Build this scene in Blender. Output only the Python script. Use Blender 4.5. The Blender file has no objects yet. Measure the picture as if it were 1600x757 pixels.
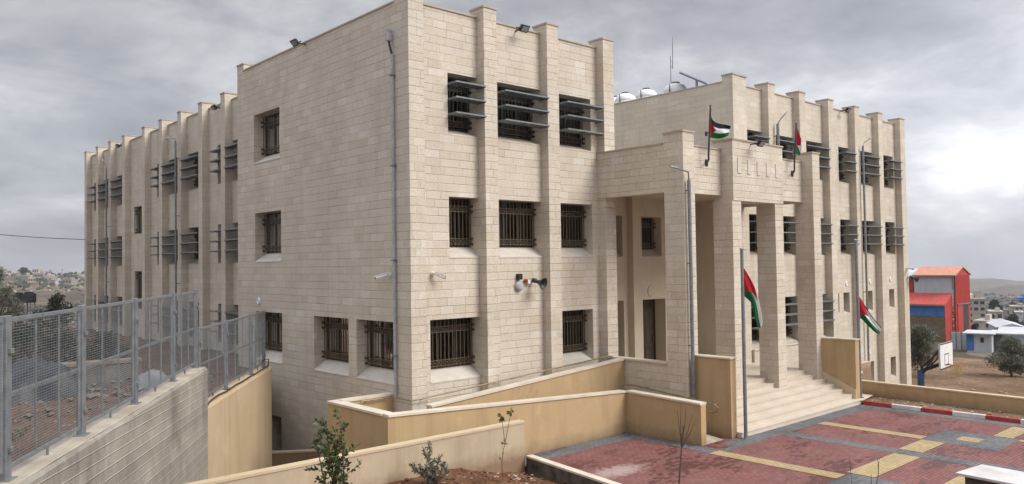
import bpy, math, random
from mathutils import Vector, Matrix
R = random.Random(7)
sc = bpy.context.scene
COL = sc.collection
# ------------------------------------------------------------------ camera
CAM = Vector((-13.1383, -19.3499, 4.2530))
YAW, PIT, ROL, FPX = math.radians(48.0390), math.radians(1.5990), math.radians(-0.8168), 1238.74
_f = Vector((math.cos(PIT)*math.cos(YAW), math.cos(PIT)*math.sin(YAW), math.sin(PIT)))
_r0 = Vector((math.sin(YAW), -math.cos(YAW), 0)); _u0 = _r0.cross(_f)
_r = _r0*math.cos(ROL)+_u0*math.sin(ROL); _u = -_r0*math.sin(ROL)+_u0*math.cos(ROL)
cd = bpy.data.cameras.new('camera'); cam = bpy.data.objects.new('camera', cd); COL.objects.link(cam)
cd.sensor_fit = 'HORIZONTAL'; cd.sensor_width = 36; cd.lens = FPX/1600*36
cd.clip_start = .1; cd.clip_end = 12000
cam.matrix_world = Matrix(((_r.x, _u.x, -_f.x, CAM.x), (_r.y, _u.y, -_f.y, CAM.y), (_r.z, _u.z, -_f.z, CAM.z), (0, 0, 0, 1)))
sc.camera = cam
def ray(px, py): return _f+_r*((px-800)/FPX)-_u*((py-378.5)/FPX)
def at(px, py, d): return CAM+ray(px, py)*d
def bp(px, py, ax, v):
    d = ray(px, py); return CAM+d*((v-CAM[ax])/d[ax])
# ------------------------------------------------------------------ light
SUN_EL, SUN_AZ = math.radians(40), math.radians(-66)      # soft sun through cloud, behind and right of the camera
w = bpy.data.worlds.new('World'); sc.world = w; w.use_nodes = True
nt = w.node_tree; N = nt.nodes; L = nt.links
for n in list(N): N.remove(n)
def nd(tree, typ, **kw):
    n = tree.nodes.new(typ)
    for k, v in kw.items():
        if k.startswith('i_'):
            key = k[2:]; key = int(key) if key.isdigit() else key
            n.inputs[key].default_value = v
        else: setattr(n, k, v)
    return n
def ramp(tree, pts, interp='LINEAR'):
    n = tree.nodes.new('ShaderNodeValToRGB'); cr = n.color_ramp; cr.interpolation = interp
    while len(cr.elements) < len(pts): cr.elements.new(.5)
    for e, (p, c) in zip(cr.elements, pts):
        e.position = p; e.color = (c, c, c, 1) if isinstance(c, (int, float)) else (*c, 1)
    return n
def mth(tree, op, a, b=None, c=None, clamp=False):
    n = tree.nodes.new('ShaderNodeMath'); n.operation = op; n.use_clamp = clamp
    for i, x in enumerate((a, b, c)):
        if x is None: continue
        if isinstance(x, (int, float)): n.inputs[i].default_value = x
        else: tree.links.new(x, n.inputs[i])
    return n.outputs[0]
def mixc(tree, f, a, b, blend='MIX'):
    n = tree.nodes.new('ShaderNodeMix'); n.data_type = 'RGBA'; n.blend_type = blend
    for i, x in ((0, f), (6, a), (7, b)):
        if isinstance(x, (int, float)): n.inputs[i].default_value = x if i == 0 else (x, x, x, 1)
        elif isinstance(x, tuple): n.inputs[i].default_value = (*x, 1)
        else: tree.links.new(x, n.inputs[i])
    return n.outputs[2]
sky = nd(nt, 'ShaderNodeTexSky', sky_type='NISHITA', sun_disc=False)
sky.sun_elevation = SUN_EL; sky.sun_rotation = math.pi/2-SUN_AZ
tc = nd(nt, 'ShaderNodeTexCoord')
sx = nd(nt, 'ShaderNodeSeparateXYZ'); L.new(tc.outputs['Generated'], sx.inputs[0])
zc = mth(nt, 'MAXIMUM', sx.outputs[2], 0.0)
k = mth(nt, 'DIVIDE', 1.0, mth(nt, 'ADD', zc, .34))
cv = nd(nt, 'ShaderNodeCombineXYZ')
L.new(mth(nt, 'MULTIPLY', sx.outputs[0], k), cv.inputs[0]); L.new(mth(nt, 'MULTIPLY', sx.outputs[1], k), cv.inputs[1])
L.new(mth(nt, 'MULTIPLY', zc, 2.2), cv.inputs[2])
n1 = nd(nt, 'ShaderNodeTexNoise', i_Scale=.72, i_Detail=12.0, i_Roughness=.60, i_Distortion=.25); L.new(cv.outputs[0], n1.inputs['Vector'])
n2 = nd(nt, 'ShaderNodeTexNoise', i_Scale=2.9, i_Detail=9.0, i_Roughness=.6, i_Distortion=.3); L.new(cv.outputs[0], n2.inputs['Vector'])
cl = mth(nt, 'ADD', mth(nt, 'MULTIPLY', n1.outputs[0], .62), mth(nt, 'MULTIPLY', n2.outputs[0], .38))
cr = ramp(nt, [(.38, (2.2, 2.25, 2.52)), (.45, (2.85, 2.9, 3.17)), (.52, (3.7, 3.73, 3.96)), (.61, (5.7, 5.66, 5.76))]); L.new(cl, cr.inputs[0])
# overcast sky: brighter overhead, and a bright patch low in the east where the cloud is thin
dotn = nd(nt, 'ShaderNodeVectorMath', operation='DOT_PRODUCT'); L.new(tc.outputs['Generated'], dotn.inputs[0])
_bd = Vector((math.cos(math.radians(14)), math.sin(math.radians(14)), .15)).normalized(); dotn.inputs[1].default_value = _bd
patch = mth(nt, 'POWER', mth(nt, 'MAXIMUM', dotn.outputs['Value'], 0.0), 48.0)
zr0 = ramp(nt, [(0, .30), (.10, .305), (.20, .265), (.31, .215), (.40, .28), (.7, .76), (1, 1.0)]); L.new(zc, zr0.inputs[0])
dl = nd(nt, 'ShaderNodeVectorMath', operation='DOT_PRODUCT'); L.new(tc.outputs['Generated'], dl.inputs[0]); dl.inputs[1].default_value = Vector((math.cos(math.radians(82)), math.sin(math.radians(82)), .32)).normalized()
zen = mth(nt, 'MULTIPLY', mth(nt, 'MULTIPLY', zr0.outputs[0], 3.0), mth(nt, 'SUBTRACT', 1.08, mth(nt, 'MULTIPLY', mth(nt, 'POWER', mth(nt, 'MAXIMUM', dl.outputs['Value'], 0.0), 9.0), .26)))
gain = mth(nt, 'ADD', zen, mth(nt, 'MULTIPLY', patch, .42))
cg = nd(nt, 'ShaderNodeVectorMath', operation='SCALE'); L.new(cr.outputs[0], cg.inputs[0]); L.new(gain, cg.inputs['Scale'])
skc = mixc(nt, .93, sky.outputs[0], cg.outputs[0])
bg = nd(nt, 'ShaderNodeBackground', i_Strength=.085); L.new(skc, bg.inputs[0])
wo = nd(nt, 'ShaderNodeOutputWorld'); L.new(bg.outputs[0], wo.inputs[0])
sd = bpy.data.lights.new('sun', 'SUN'); sd.energy = 1.5; sd.angle = math.radians(30); sd.color = (1, .965, .915)
so = bpy.data.objects.new('sun', sd); COL.objects.link(so)
sdir = Vector((math.cos(SUN_EL)*math.cos(SUN_AZ), math.cos(SUN_EL)*math.sin(SUN_AZ), math.sin(SUN_EL)))
so.rotation_euler = sdir.to_track_quat('Z', 'Y').to_euler(); so.location = (0, -40, 60)
vs = sc.view_settings; vs.view_transform = 'Standard'; vs.look = 'None'; vs.exposure = 1.10; vs.gamma = 1; vs.use_curve_mapping = False
sc.cycles.volume_bounces = 0; sc.cycles.max_bounces = 6; sc.cycles.diffuse_bounces = 3; sc.cycles.transparent_max_bounces = 12

# ------------------------------------------------------------------ mesh helper
class MB:
    def __init__(s): s.v = []; s.f = []; s.uv = {}
    def add(s, vs, fs):
        o = len(s.v); s.v += [tuple(v) for v in vs]; s.f += [tuple(i+o for i in f) for f in fs]; return s
    def box(s, x0, x1, y0, y1, z0, z1):
        return s.add([(x0, y0, z0), (x1, y0, z0), (x1, y1, z0), (x0, y1, z0), (x0, y0, z1), (x1, y0, z1), (x1, y1, z1), (x0, y1, z1)],
                     [(0, 3, 2, 1), (4, 5, 6, 7), (0, 1, 5, 4), (1, 2, 6, 5), (2, 3, 7, 6), (3, 0, 4, 7)])
    def hexa(s, p):   # 4 bottom then 4 top
        return s.add(p, [(0, 3, 2, 1), (4, 5, 6, 7), (0, 1, 5, 4), (1, 2, 6, 5), (2, 3, 7, 6), (3, 0, 4, 7)])
    def quad(s, *p): return s.add(p, [tuple(range(len(p)))])
    def bar(s, a, b, w, h=None, up=Vector((0, 0, 1))):
        a = Vector(a); b = Vector(b); h = h or w; d = (b-a).normalized()
        if abs(d.dot(up)) > .95: up = Vector((1, 0, 0))
        x = d.cross(up).normalized()*(w/2); y = x.cross(d).normalized()*(h/2)
        return s.hexa([a-x-y, a+x-y, a+x+y, a-x+y, b-x-y, b+x-y, b+x+y, b-x+y])
    def tube(s, pts, r, n=8, cap=True):
        pts = [Vector(p) for p in pts]; rr = r if isinstance(r, (list, tuple)) else [r]*len(pts); o = len(s.v)
        for i, p in enumerate(pts):
            d = (pts[min(i+1, len(pts)-1)]-pts[max(i-1, 0)]).normalized()
            up = Vector((0, 0, 1)) if abs(d.z) < .9 else Vector((1, 0, 0))
            x = d.cross(up).normalized(); y = x.cross(d).normalized()
            for k in range(n):
                a = 2*math.pi*k/n; s.v.append(tuple(p+(x*math.cos(a)+y*math.sin(a))*rr[i]))
        for i in range(len(pts)-1):
            for k in range(n):
                q = o+i*n; s.f.append((q+k, q+(k+1) % n, q+n+(k+1) % n, q+n+k))
        if cap:
            s.f.append(tuple(o+k for k in range(n))[::-1]); s.f.append(tuple(o+(len(pts)-1)*n+k for k in range(n)))
        return s
    def lathe(s, c, prof, n=20, ax=(0, 0, 1)):
        c = Vector(c); z = Vector(ax).normalized(); x = z.orthogonal().normalized(); y = z.cross(x); o = len(s.v)
        for r, h in prof:
            for k in range(n):
                a = 2*math.pi*k/n; s.v.append(tuple(c+z*h+(x*math.cos(a)+y*math.sin(a))*r))
        for i in range(len(prof)-1):
            for k in range(n):
                q = o+i*n; s.f.append((q+k, q+(k+1) % n, q+n+(k+1) % n, q+n+k))
        s.f.append(tuple(o+k for k in range(n))[::-1]); s.f.append(tuple(o+(len(prof)-1)*n+k for k in range(n)))
        return s
    def build(s, name, mat, parent=None, smooth=False, bevel=0):
        base = Vector(parent['_base']) if parent else Vector((0, 0, 0))
        me = bpy.data.meshes.new(name); me.from_pydata([tuple(Vector(v)-base) for v in s.v], [], s.f); me.update()
        me.materials.append(mat)
        if smooth:
            for p in me.polygons: p.use_smooth = True
        o = bpy.data.objects.new(name, me); COL.objects.link(o)
        if bevel:
            m = o.modifiers.new('bevel', 'BEVEL'); m.width = bevel; m.segments = 2; m.limit_method = 'ANGLE'
        if parent: o.parent = parent
        o['_base'] = tuple(base)
        return o
def tag(o, label, cat, group=None):
    o['label'] = label; o['category'] = cat
    if group: o['group'] = group
    return o
def thing(name, base, label, cat, group=None):
    o = bpy.data.objects.new(name, None); COL.objects.link(o); o.location = base; o['_base'] = tuple(base); o.empty_display_size = .3
    return tag(o, label, cat, group)
def solo(mb, name, mat, base, label, cat, group=None, **kw):     # a thing that is one mesh, with its origin at its base
    base = Vector(base); mb.v = [tuple(Vector(v)-base) for v in mb.v]
    o = mb.build(name, mat, **kw); o.location = base; o['_base'] = tuple(base); return tag(o, label, cat, group)
def struct(mb, name, mat, kind='structure', **kw):
    o = mb.build(name, mat, **kw); o['kind'] = kind; return o
def dup(root, loc, label, group=None):
    def cp(o, par):
        c = o.copy(); COL.objects.link(c)
        if par: c.parent = par
        for ch in o.children: cp(ch, c)
        return c
    c = cp(root, None); c.location = loc; c['label'] = label
    if group: c['group'] = group
    return c
# ------------------------------------------------------------------ materials
def mat(name, col=None, rough=.6, metal=0.0, spec=.5):
    m = bpy.data.materials.new(name); m.use_nodes = True; b = m.node_tree.nodes['Principled BSDF']
    if col: b.inputs['Base Color'].default_value = (*col, 1)
    b.inputs['Roughness'].default_value = rough; b.inputs['Metallic'].default_value = metal
    b.inputs['Specular IOR Level'].default_value = spec
    return m, m.node_tree, b
def noise(t, vec, scale, detail=4, rough=.55, dist=0.0):
    n = nd(t, 'ShaderNodeTexNoise', i_Scale=scale, i_Detail=float(detail), i_Roughness=rough, i_Distortion=dist)
    if vec is not None: t.links.new(vec, n.inputs['Vector'])
    return n.outputs[0]
def pos(t): return nd(t, 'ShaderNodeNewGeometry').outputs['Position']
def bump(t, b, h, strength, dist):
    n = nd(t, 'ShaderNodeBump', i_Strength=strength, i_Distance=dist); t.links.new(h, n.inputs['Height']); t.links.new(n.outputs[0], b.inputs['Normal'])
def mapv(t, vec, sc_):
    n = nd(t, 'ShaderNodeMapping'); n.inputs['Scale'].default_value = sc_; t.links.new(vec, n.inputs[0]); return n.outputs[0]
def noisy(name, c0, c1, scale, rough=.8, detail=5, bs=.0, bscale=None, stretch=(1, 1, 1), metal=0.0, spec=.4, lo=.35, hi=.65, c2=None, s2=.25, f2=.5):
    m, t, b = mat(name, None, rough, metal, spec); p = mapv(t, pos(t), stretch)
    f = ramp(t, [(lo, 0.0), (hi, 1.0)]); t.links.new(noise(t, p, scale, detail), f.inputs[0])
    c = mixc(t, f.outputs[0], c0, c1)
    if c2:
        g = ramp(t, [(.45, 0.0), (.68, f2)]); t.links.new(noise(t, pos(t), s2, 6, .6), g.inputs[0]); c = mixc(t, g.outputs[0], c, c2)
    t.links.new(c, b.inputs['Base Color'])
    if bs: bump(t, b, noise(t, pos(t), bscale or scale*4, 4), bs, .02)
    return m
def stone_mat(name, cols, bw=.62, rh=.25, mortar=(.25, .205, .155), ms=.013, bs=.8, streak=.0, rough=.85):
    m, t, b = mat(name, None, rough, 0, .25); p = pos(t)
    s = nd(t, 'ShaderNodeSeparateXYZ'); t.links.new(p, s.inputs[0])
    c = nd(t, 'ShaderNodeCombineXYZ'); t.links.new(mth(t, 'ADD', s.outputs[0], s.outputs[1]), c.inputs[0]); t.links.new(s.outputs[2], c.inputs[1])
    uu = mth(t, 'ADD', s.outputs[0], s.outputs[1]); zr_ = mth(t, 'DIVIDE', s.outputs[2], rh)
    wn0 = nd(t, 'ShaderNodeTexWhiteNoise', noise_dimensions='1D'); t.links.new(mth(t, 'FLOOR', zr_), wn0.inputs['W'])
    ww = mth(t, 'MULTIPLY_ADD', wn0.outputs[0], 93.0, mth(t, 'DIVIDE', uu, bw))      # every course has its own run of random stone lengths
    vo = nd(t, 'ShaderNodeTexVoronoi', voronoi_dimensions='1D', i_Scale=1.0, i_Randomness=.82); t.links.new(ww, vo.inputs['W'])
    ve = nd(t, 'ShaderNodeTexVoronoi', voronoi_dimensions='1D', feature='DISTANCE_TO_EDGE', i_Scale=1.0, i_Randomness=.82); t.links.new(ww, ve.inputs['W'])
    sc_ = nd(t, 'ShaderNodeSeparateColor'); t.links.new(vo.outputs['Color'], sc_.inputs[0])
    rp = ramp(t, [(0, cols[0]), (.3, cols[1]), (.8, cols[2]), (1, cols[3])]); t.links.new(sc_.outputs[0], rp.inputs[0])
    fz = mth(t, 'FRACT', zr_); hz_ = mth(t, 'MULTIPLY', mth(t, 'MINIMUM', fz, mth(t, 'SUBTRACT', 1.0, fz)), rh); vz_ = mth(t, 'MULTIPLY', ve.outputs['Distance'], bw)
    wob = mth(t, 'MULTIPLY', mth(t, 'SUBTRACT', noise(t, p, 7, 4, .7), .5), .012)
    jh = mth(t, 'SUBTRACT', 1.0, mth(t, 'DIVIDE', mth(t, 'ADD', hz_, wob), ms), None, True); jv = mth(t, 'SUBTRACT', 1.0, mth(t, 'DIVIDE', mth(t, 'ADD', vz_, wob), ms*.8), None, True)
    fade = ramp(t, [(.35, .35), (.62, 1.0)]); t.links.new(noise(t, p, .9, 5, .6), fade.inputs[0])
    joint = mth(t, 'MULTIPLY', mth(t, 'MAXIMUM', jh, mth(t, 'MULTIPLY', jv, .85)), fade.outputs[0])
    g = ramp(t, [(.3, .88), (.7, 1.07)]); t.links.new(noise(t, p, .55, 7, .65), g.inputs[0])
    c1 = mixc(t, 1.0, rp.outputs[0], g.outputs[0], 'MULTIPLY')
    fine = noise(t, mapv(t, p, (1, 1, 1.9)), 13, 7, .74)
    g2 = ramp(t, [(.3, .80), (.7, 1.13)]); t.links.new(fine, g2.inputs[0]); c1 = mixc(t, 1.0, c1, g2.outputs[0], 'MULTIPLY')
    if streak:   # rain-wash stains running down the stone
        g3 = ramp(t, [(.52, 0.0), (.72, streak)]); t.links.new(noise(t, mapv(t, p, (2.6, 2.6, .16)), 1.0, 5, .6), g3.inputs[0])
        c1 = mixc(t, g3.outputs[0], c1, (.30, .225, .145))
    c1 = mixc(t, mth(t, 'MULTIPLY', joint, .52), c1, mortar)
    t.links.new(c1, b.inputs['Base Color'])
    h = mth(t, 'SUBTRACT', mth(t, 'MULTIPLY', fine, .8), joint)
    bump(t, b, h, bs, .02)
    return m
def plaster_mat(name, c0, c1, stain, bs=.25, base=None, splash=(.20, .13, .08)):
    m, t, b = mat(name, None, .85, 0, .3); p = pos(t)
    f = ramp(t, [(.3, 0.0), (.7, 1.0)]); t.links.new(noise(t, p, .9, 6, .6), f.inputs[0]); c = mixc(t, f.outputs[0], c0, c1)
    g = ramp(t, [(.5, 0.0), (.75, .6)]); t.links.new(noise(t, mapv(t, p, (2.2, 2.2, .22)), 1.3, 5, .6), g.inputs[0]); c = mixc(t, g.outputs[0], c, stain)
    g = ramp(t, [(.58, 0.0), (.68, .25)]); t.links.new(noise(t, p, 1.7, 7, .65), g.inputs[0]); c = mixc(t, g.outputs[0], c, tuple(min(1, x*1.35) for x in c1))
    hc = ramp(t, [(.49, 0.0), (.5, .5), (.51, 0.0)]); t.links.new(noise(t, mapv(t, p, (1, 1, .6)), .55, 9, .62, .6), hc.inputs[0])      # hairline cracks
    gate = ramp(t, [(.55, 0.0), (.66, .55)]); t.links.new(noise(t, p, .33, 3), gate.inputs[0]); c = mixc(t, mth(t, 'MULTIPLY', hc.outputs[0], gate.outputs[0]), c, tuple(x*.5 for x in stain))
    if base is not None:      # soil splashed up the foot of the wall
        s = nd(t, 'ShaderNodeSeparateXYZ'); t.links.new(p, s.inputs[0]); hh = mth(t, 'SUBTRACT', mth(t, 'ADD', s.outputs[2], mth(t, 'MULTIPLY', noise(t, p, 2.6, 6, .7), -.62)), base-.31)
        q = ramp(t, [(0, .75), (.12, .45), (.42, 0.0)]); t.links.new(hh, q.inputs[0]); c = mixc(t, q.outputs[0], c, splash)
    t.links.new(c, b.inputs['Base Color']); bump(t, b, mth(t, 'ADD', noise(t, p, 60, 4), mth(t, 'MULTIPLY', noise(t, p, 2.5, 5), 1.2)), bs, .012); return m
M = {}
M['stone'] = stone_mat(streak=.16, name='tower_stone', cols= [(.56, .485, .382), (.595, .526, .428), (.61, .543, .447), (.66, .605, .515)])
M['stone2'] = stone_mat('wing_stone', [(.555, .484, .387), (.588, .52, .424), (.603, .536, .441), (.635, .572, .48)], bw=.7, ms=.011, bs=.5, streak=.28)
M['cap'] = noisy('cap_stone', (.36, .30, .225), (.45, .38, .295), 3, .8, bs=.1)
M['marble'] = noisy('sill_marble', (.50, .455, .385), (.585, .535, .465), 2.5, .55, stretch=(1, 1, 3))
M['step'] = noisy('step_marble', (.55, .475, .385), (.64, .565, .47), 1.6, .5, c2=(.42, .33, .24), s2=.8, f2=.3)
M['cope'] = noisy('wall_coping', (.56, .49, .39), (.66, .59, .48), 2.0, .6, bs=.08)
M['plaster'] = plaster_mat('ochre_plaster', (.425, .298, .16), (.475, .34, .19), (.32, .215, .112), base=-1.36)
M['pale_plaster'] = plaster_mat('pale_plaster', (.43, .345, .235), (.49, .40, .285), (.34, .25, .155), base=-1.1, splash=(.20, .105, .06))
M['porch'] = plaster_mat('porch_plaster', (.52, .44, .335), (.56, .48, .375), (.45, .37, .27), .1)
M['plaster2'] = plaster_mat('sandy_plaster', (.46, .345, .215), (.51, .39, .255), (.37, .265, .15))
M['ochre_cope'] = noisy('ochre_coping', (.50, .395, .25), (.56, .45, .30), 2.5, .75, bs=.1)
M['bronze'] = noisy('bronze_aluminium', (.035, .026, .018), (.055, .042, .03), 6, .4, metal=.3)
M['grille'] = noisy('brass_painted_iron', (.085, .064, .038), (.135, .10, .06), 12, .42, metal=.2)
M['blade'] = noisy('louvre_steel', (.15, .168, .177), (.215, .235, .245), 8, .42, metal=.25)
M['galv'] = noisy('galvanised_steel', (.155, .168, .178), (.23, .245, .255), 7, .5, metal=.3, bs=.02)
M['wire'] = noisy('galvanised_wire', (.15, .162, .17), (.22, .235, .245), 9, .5, metal=.3)
M['black'] = noisy('black_paint', (.012, .012, .013), (.022, .022, .024), 9, .4)
M['white'] = noisy('white_plastic', (.68, .69, .68), (.78, .78, .77), 5, .4)
M['dark_plastic'] = noisy('dark_plastic', (.025, .026, .028), (.045, .045, .05), 9, .5)
M['lens'] = mat('lamp_glass', (.30, .31, .32), .1)[0]
M['grey_plastic'] = noisy('grey_plastic', (.30, .32, .34), (.42, .44, .46), 5, .45)
M['red_plastic'] = mat('red_plastic', (.40, .04, .02), .35)[0]
def glass_mat():
    m, t, b = mat('window_glass', None); N_ = t.nodes; N_.remove(b)
    tr = nd(t, 'ShaderNodeBsdfTransparent'); tr.inputs[0].default_value = (.40, .36, .31, 1)
    gl = nd(t, 'ShaderNodeBsdfGlossy', i_Roughness=.03); gl.inputs[0].default_value = (.9, .9, .9, 1)
    fr = nd(t, 'ShaderNodeFresnel', i_IOR=1.28); mx = nd(t, 'ShaderNodeMixShader')
    bm = nd(t, 'ShaderNodeBump', i_Strength=.05, i_Distance=.01); t.links.new(noise(t, pos(t), 1.4, 2), bm.inputs['Height']); t.links.new(bm.outputs[0], gl.inputs['Normal'])
    t.links.new(fr.outputs[0], mx.inputs[0]); t.links.new(tr.outputs[0], mx.inputs[1]); t.links.new(gl.outputs[0], mx.inputs[2])
    t.links.new(mx.outputs[0], N_['Material Output'].inputs[0]); return m
M['glass'] = glass_mat()
M['blind'] = noisy('grey_blind', (.15, .122, .095), (.23, .195, .155), 1.5, .9, stretch=(9, 9, .3))
M['room'] = mat('dark_room', (.03, .027, .024), .9)[0]
M['roof'] = noisy('roof_bitumen', (.22, .21, .20), (.30, .29, .27), 1.5, .9)
M['green_paint'] = mat('galv_dark', (.10, .11, .11), .5)[0]
def concrete_mat():
    m, t, b = mat('board_marked_concrete', None, .9, 0, .2); p = pos(t)
    s = nd(t, 'ShaderNodeSeparateXYZ'); t.links.new(p, s.inputs[0])
    # the shutter boards: one board about 0.16 m, each with its own tone, slightly out of level
    al = mth(t, 'MULTIPLY', mth(t, 'ADD', mth(t, 'MULTIPLY', s.outputs[0], .52), mth(t, 'MULTIPLY', s.outputs[1], .85)), .035)
    zb = mth(t, 'DIVIDE', mth(t, 'ADD', s.outputs[2], al), .17)
    fl = mth(t, 'FLOOR', zb); fr = mth(t, 'FRACT', zb)
    wn = nd(t, 'ShaderNodeTexWhiteNoise', noise_dimensions='1D'); t.links.new(fl, wn.inputs['W'])
    f = ramp(t, [(.3, (.22, .20, .172)), (.7, (.39, .357, .305))]); t.links.new(noise(t, p, 1.1, 8, .68), f.inputs[0])
    v = ramp(t, [(0, .90), (1, 1.07)]); t.links.new(wn.outputs[0], v.inputs[0]); c = mixc(t, 1.0, f.outputs[0], v.outputs[0], 'MULTIPLY')
    e = ramp(t, [(0, 1.0), (.09, 0.0), (.93, 0.0), (1, 1.0)]); t.links.new(fr, e.inputs[0])
    c = mixc(t, mth(t, 'MULTIPLY', e.outputs[0], mth(t, 'MULTIPLY', noise(t, p, 2.5, 4), .9)), c, (.60, .55, .47))
    g = ramp(t, [(.52, 0.0), (.7, .75)]); t.links.new(noise(t, mapv(t, p, (1, 1, .35)), .8, 7, .7), g.inputs[0]); c = mixc(t, g.outputs[0], c, (.13, .12, .105))
    t.links.new(c, b.inputs['Base Color'])
    bump(t, b, mth(t, 'ADD', mth(t, 'MULTIPLY', e.outputs[0], .8), noise(t, p, 22, 6, .7)), .6, .03); return m
M['concrete'] = concrete_mat()
M['concrete_top'] = noisy('concrete_top', (.33, .285, .22), (.46, .41, .33), 2.2, .9, 8, bs=.3, bscale=30, c2=(.25, .21, .16), s2=1.2, f2=.5)
M['rail'] = noisy('bronze_rail', (.22, .165, .095), (.32, .25, .15), 9, .4, metal=.3)
M['capwhite'] = noisy('white_cap_stone', (.52, .51, .49), (.62, .61, .59), 1.6, .6, 7, bs=.15, bscale=25, c2=(.36, .33, .29), s2=1.4, f2=.55)
M['cable'] = mat('rust_cable', (.05, .035, .025), .7)[0]
M['door'] = noisy('brown_door_paint', (.045, .032, .022), (.07, .05, .035), 3, .5)
# ================================================================== the school building
B = thing('school_building', (0, 0, -1.36), 'long three storey pale stone school with ribbed facades, louvred windows and a columned entrance porch', 'building')
def PR(Y0): return lambda u, d, z: (u, Y0+d, z)          # facade facing -Y, u runs along X
def PL(X0): return lambda u, d, z: (X0+d, u, z)          # facade facing -X, u runs along Y
def wall_grid(mb, pt, u0, u1, z0, z1, ops):
    us = sorted({u0, u1, *[o[0] for o in ops], *[o[1] for o in ops]}); zs = sorted({z0, z1, *[o[2] for o in ops], *[o[3] for o in ops]})
    us = [u for u in us if u0 <= u <= u1]; zs = [z for z in zs if z0 <= z <= z1]
    for i in range(len(us)-1):
        for j in range(len(zs)-1):
            cu = (us[i]+us[i+1])/2; cz = (zs[j]+zs[j+1])/2
            if any(o[0] < cu < o[1] and o[2] < cz < o[3] for o in ops): continue
            mb.quad(pt(us[i], 0, zs[j]), pt(us[i+1], 0, zs[j]), pt(us[i+1], 0, zs[j+1]), pt(us[i], 0, zs[j+1]))
    for a, b, za, zb, dp, sl in ops:
        zi = za+sl
        mb.quad(pt(a, 0, za), pt(a, 0, zb), pt(a, dp, zb), pt(a, dp, zi)); mb.quad(pt(b, 0, za), pt(b, dp, zi), pt(b, dp, zb), pt(b, 0, zb))
        mb.quad(pt(a, 0, zb), pt(b, 0, zb), pt(b, dp, zb), pt(a, dp, zb)); mb.quad(pt(a, 0, za), pt(a, dp, zi), pt(b, dp, zi), pt(b, 0, za))
def pbox(mb, pt, u0, u1, d0, d1, z0, z1):
    p = [pt(u0, d0, z0), pt(u1, d0, z0), pt(u1, d1, z0), pt(u0, d1, z0)]; q = [pt(u0, d0, z1), pt(u1, d0, z1), pt(u1, d1, z1), pt(u0, d1, z1)]
    mb.hexa(p+q)
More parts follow.
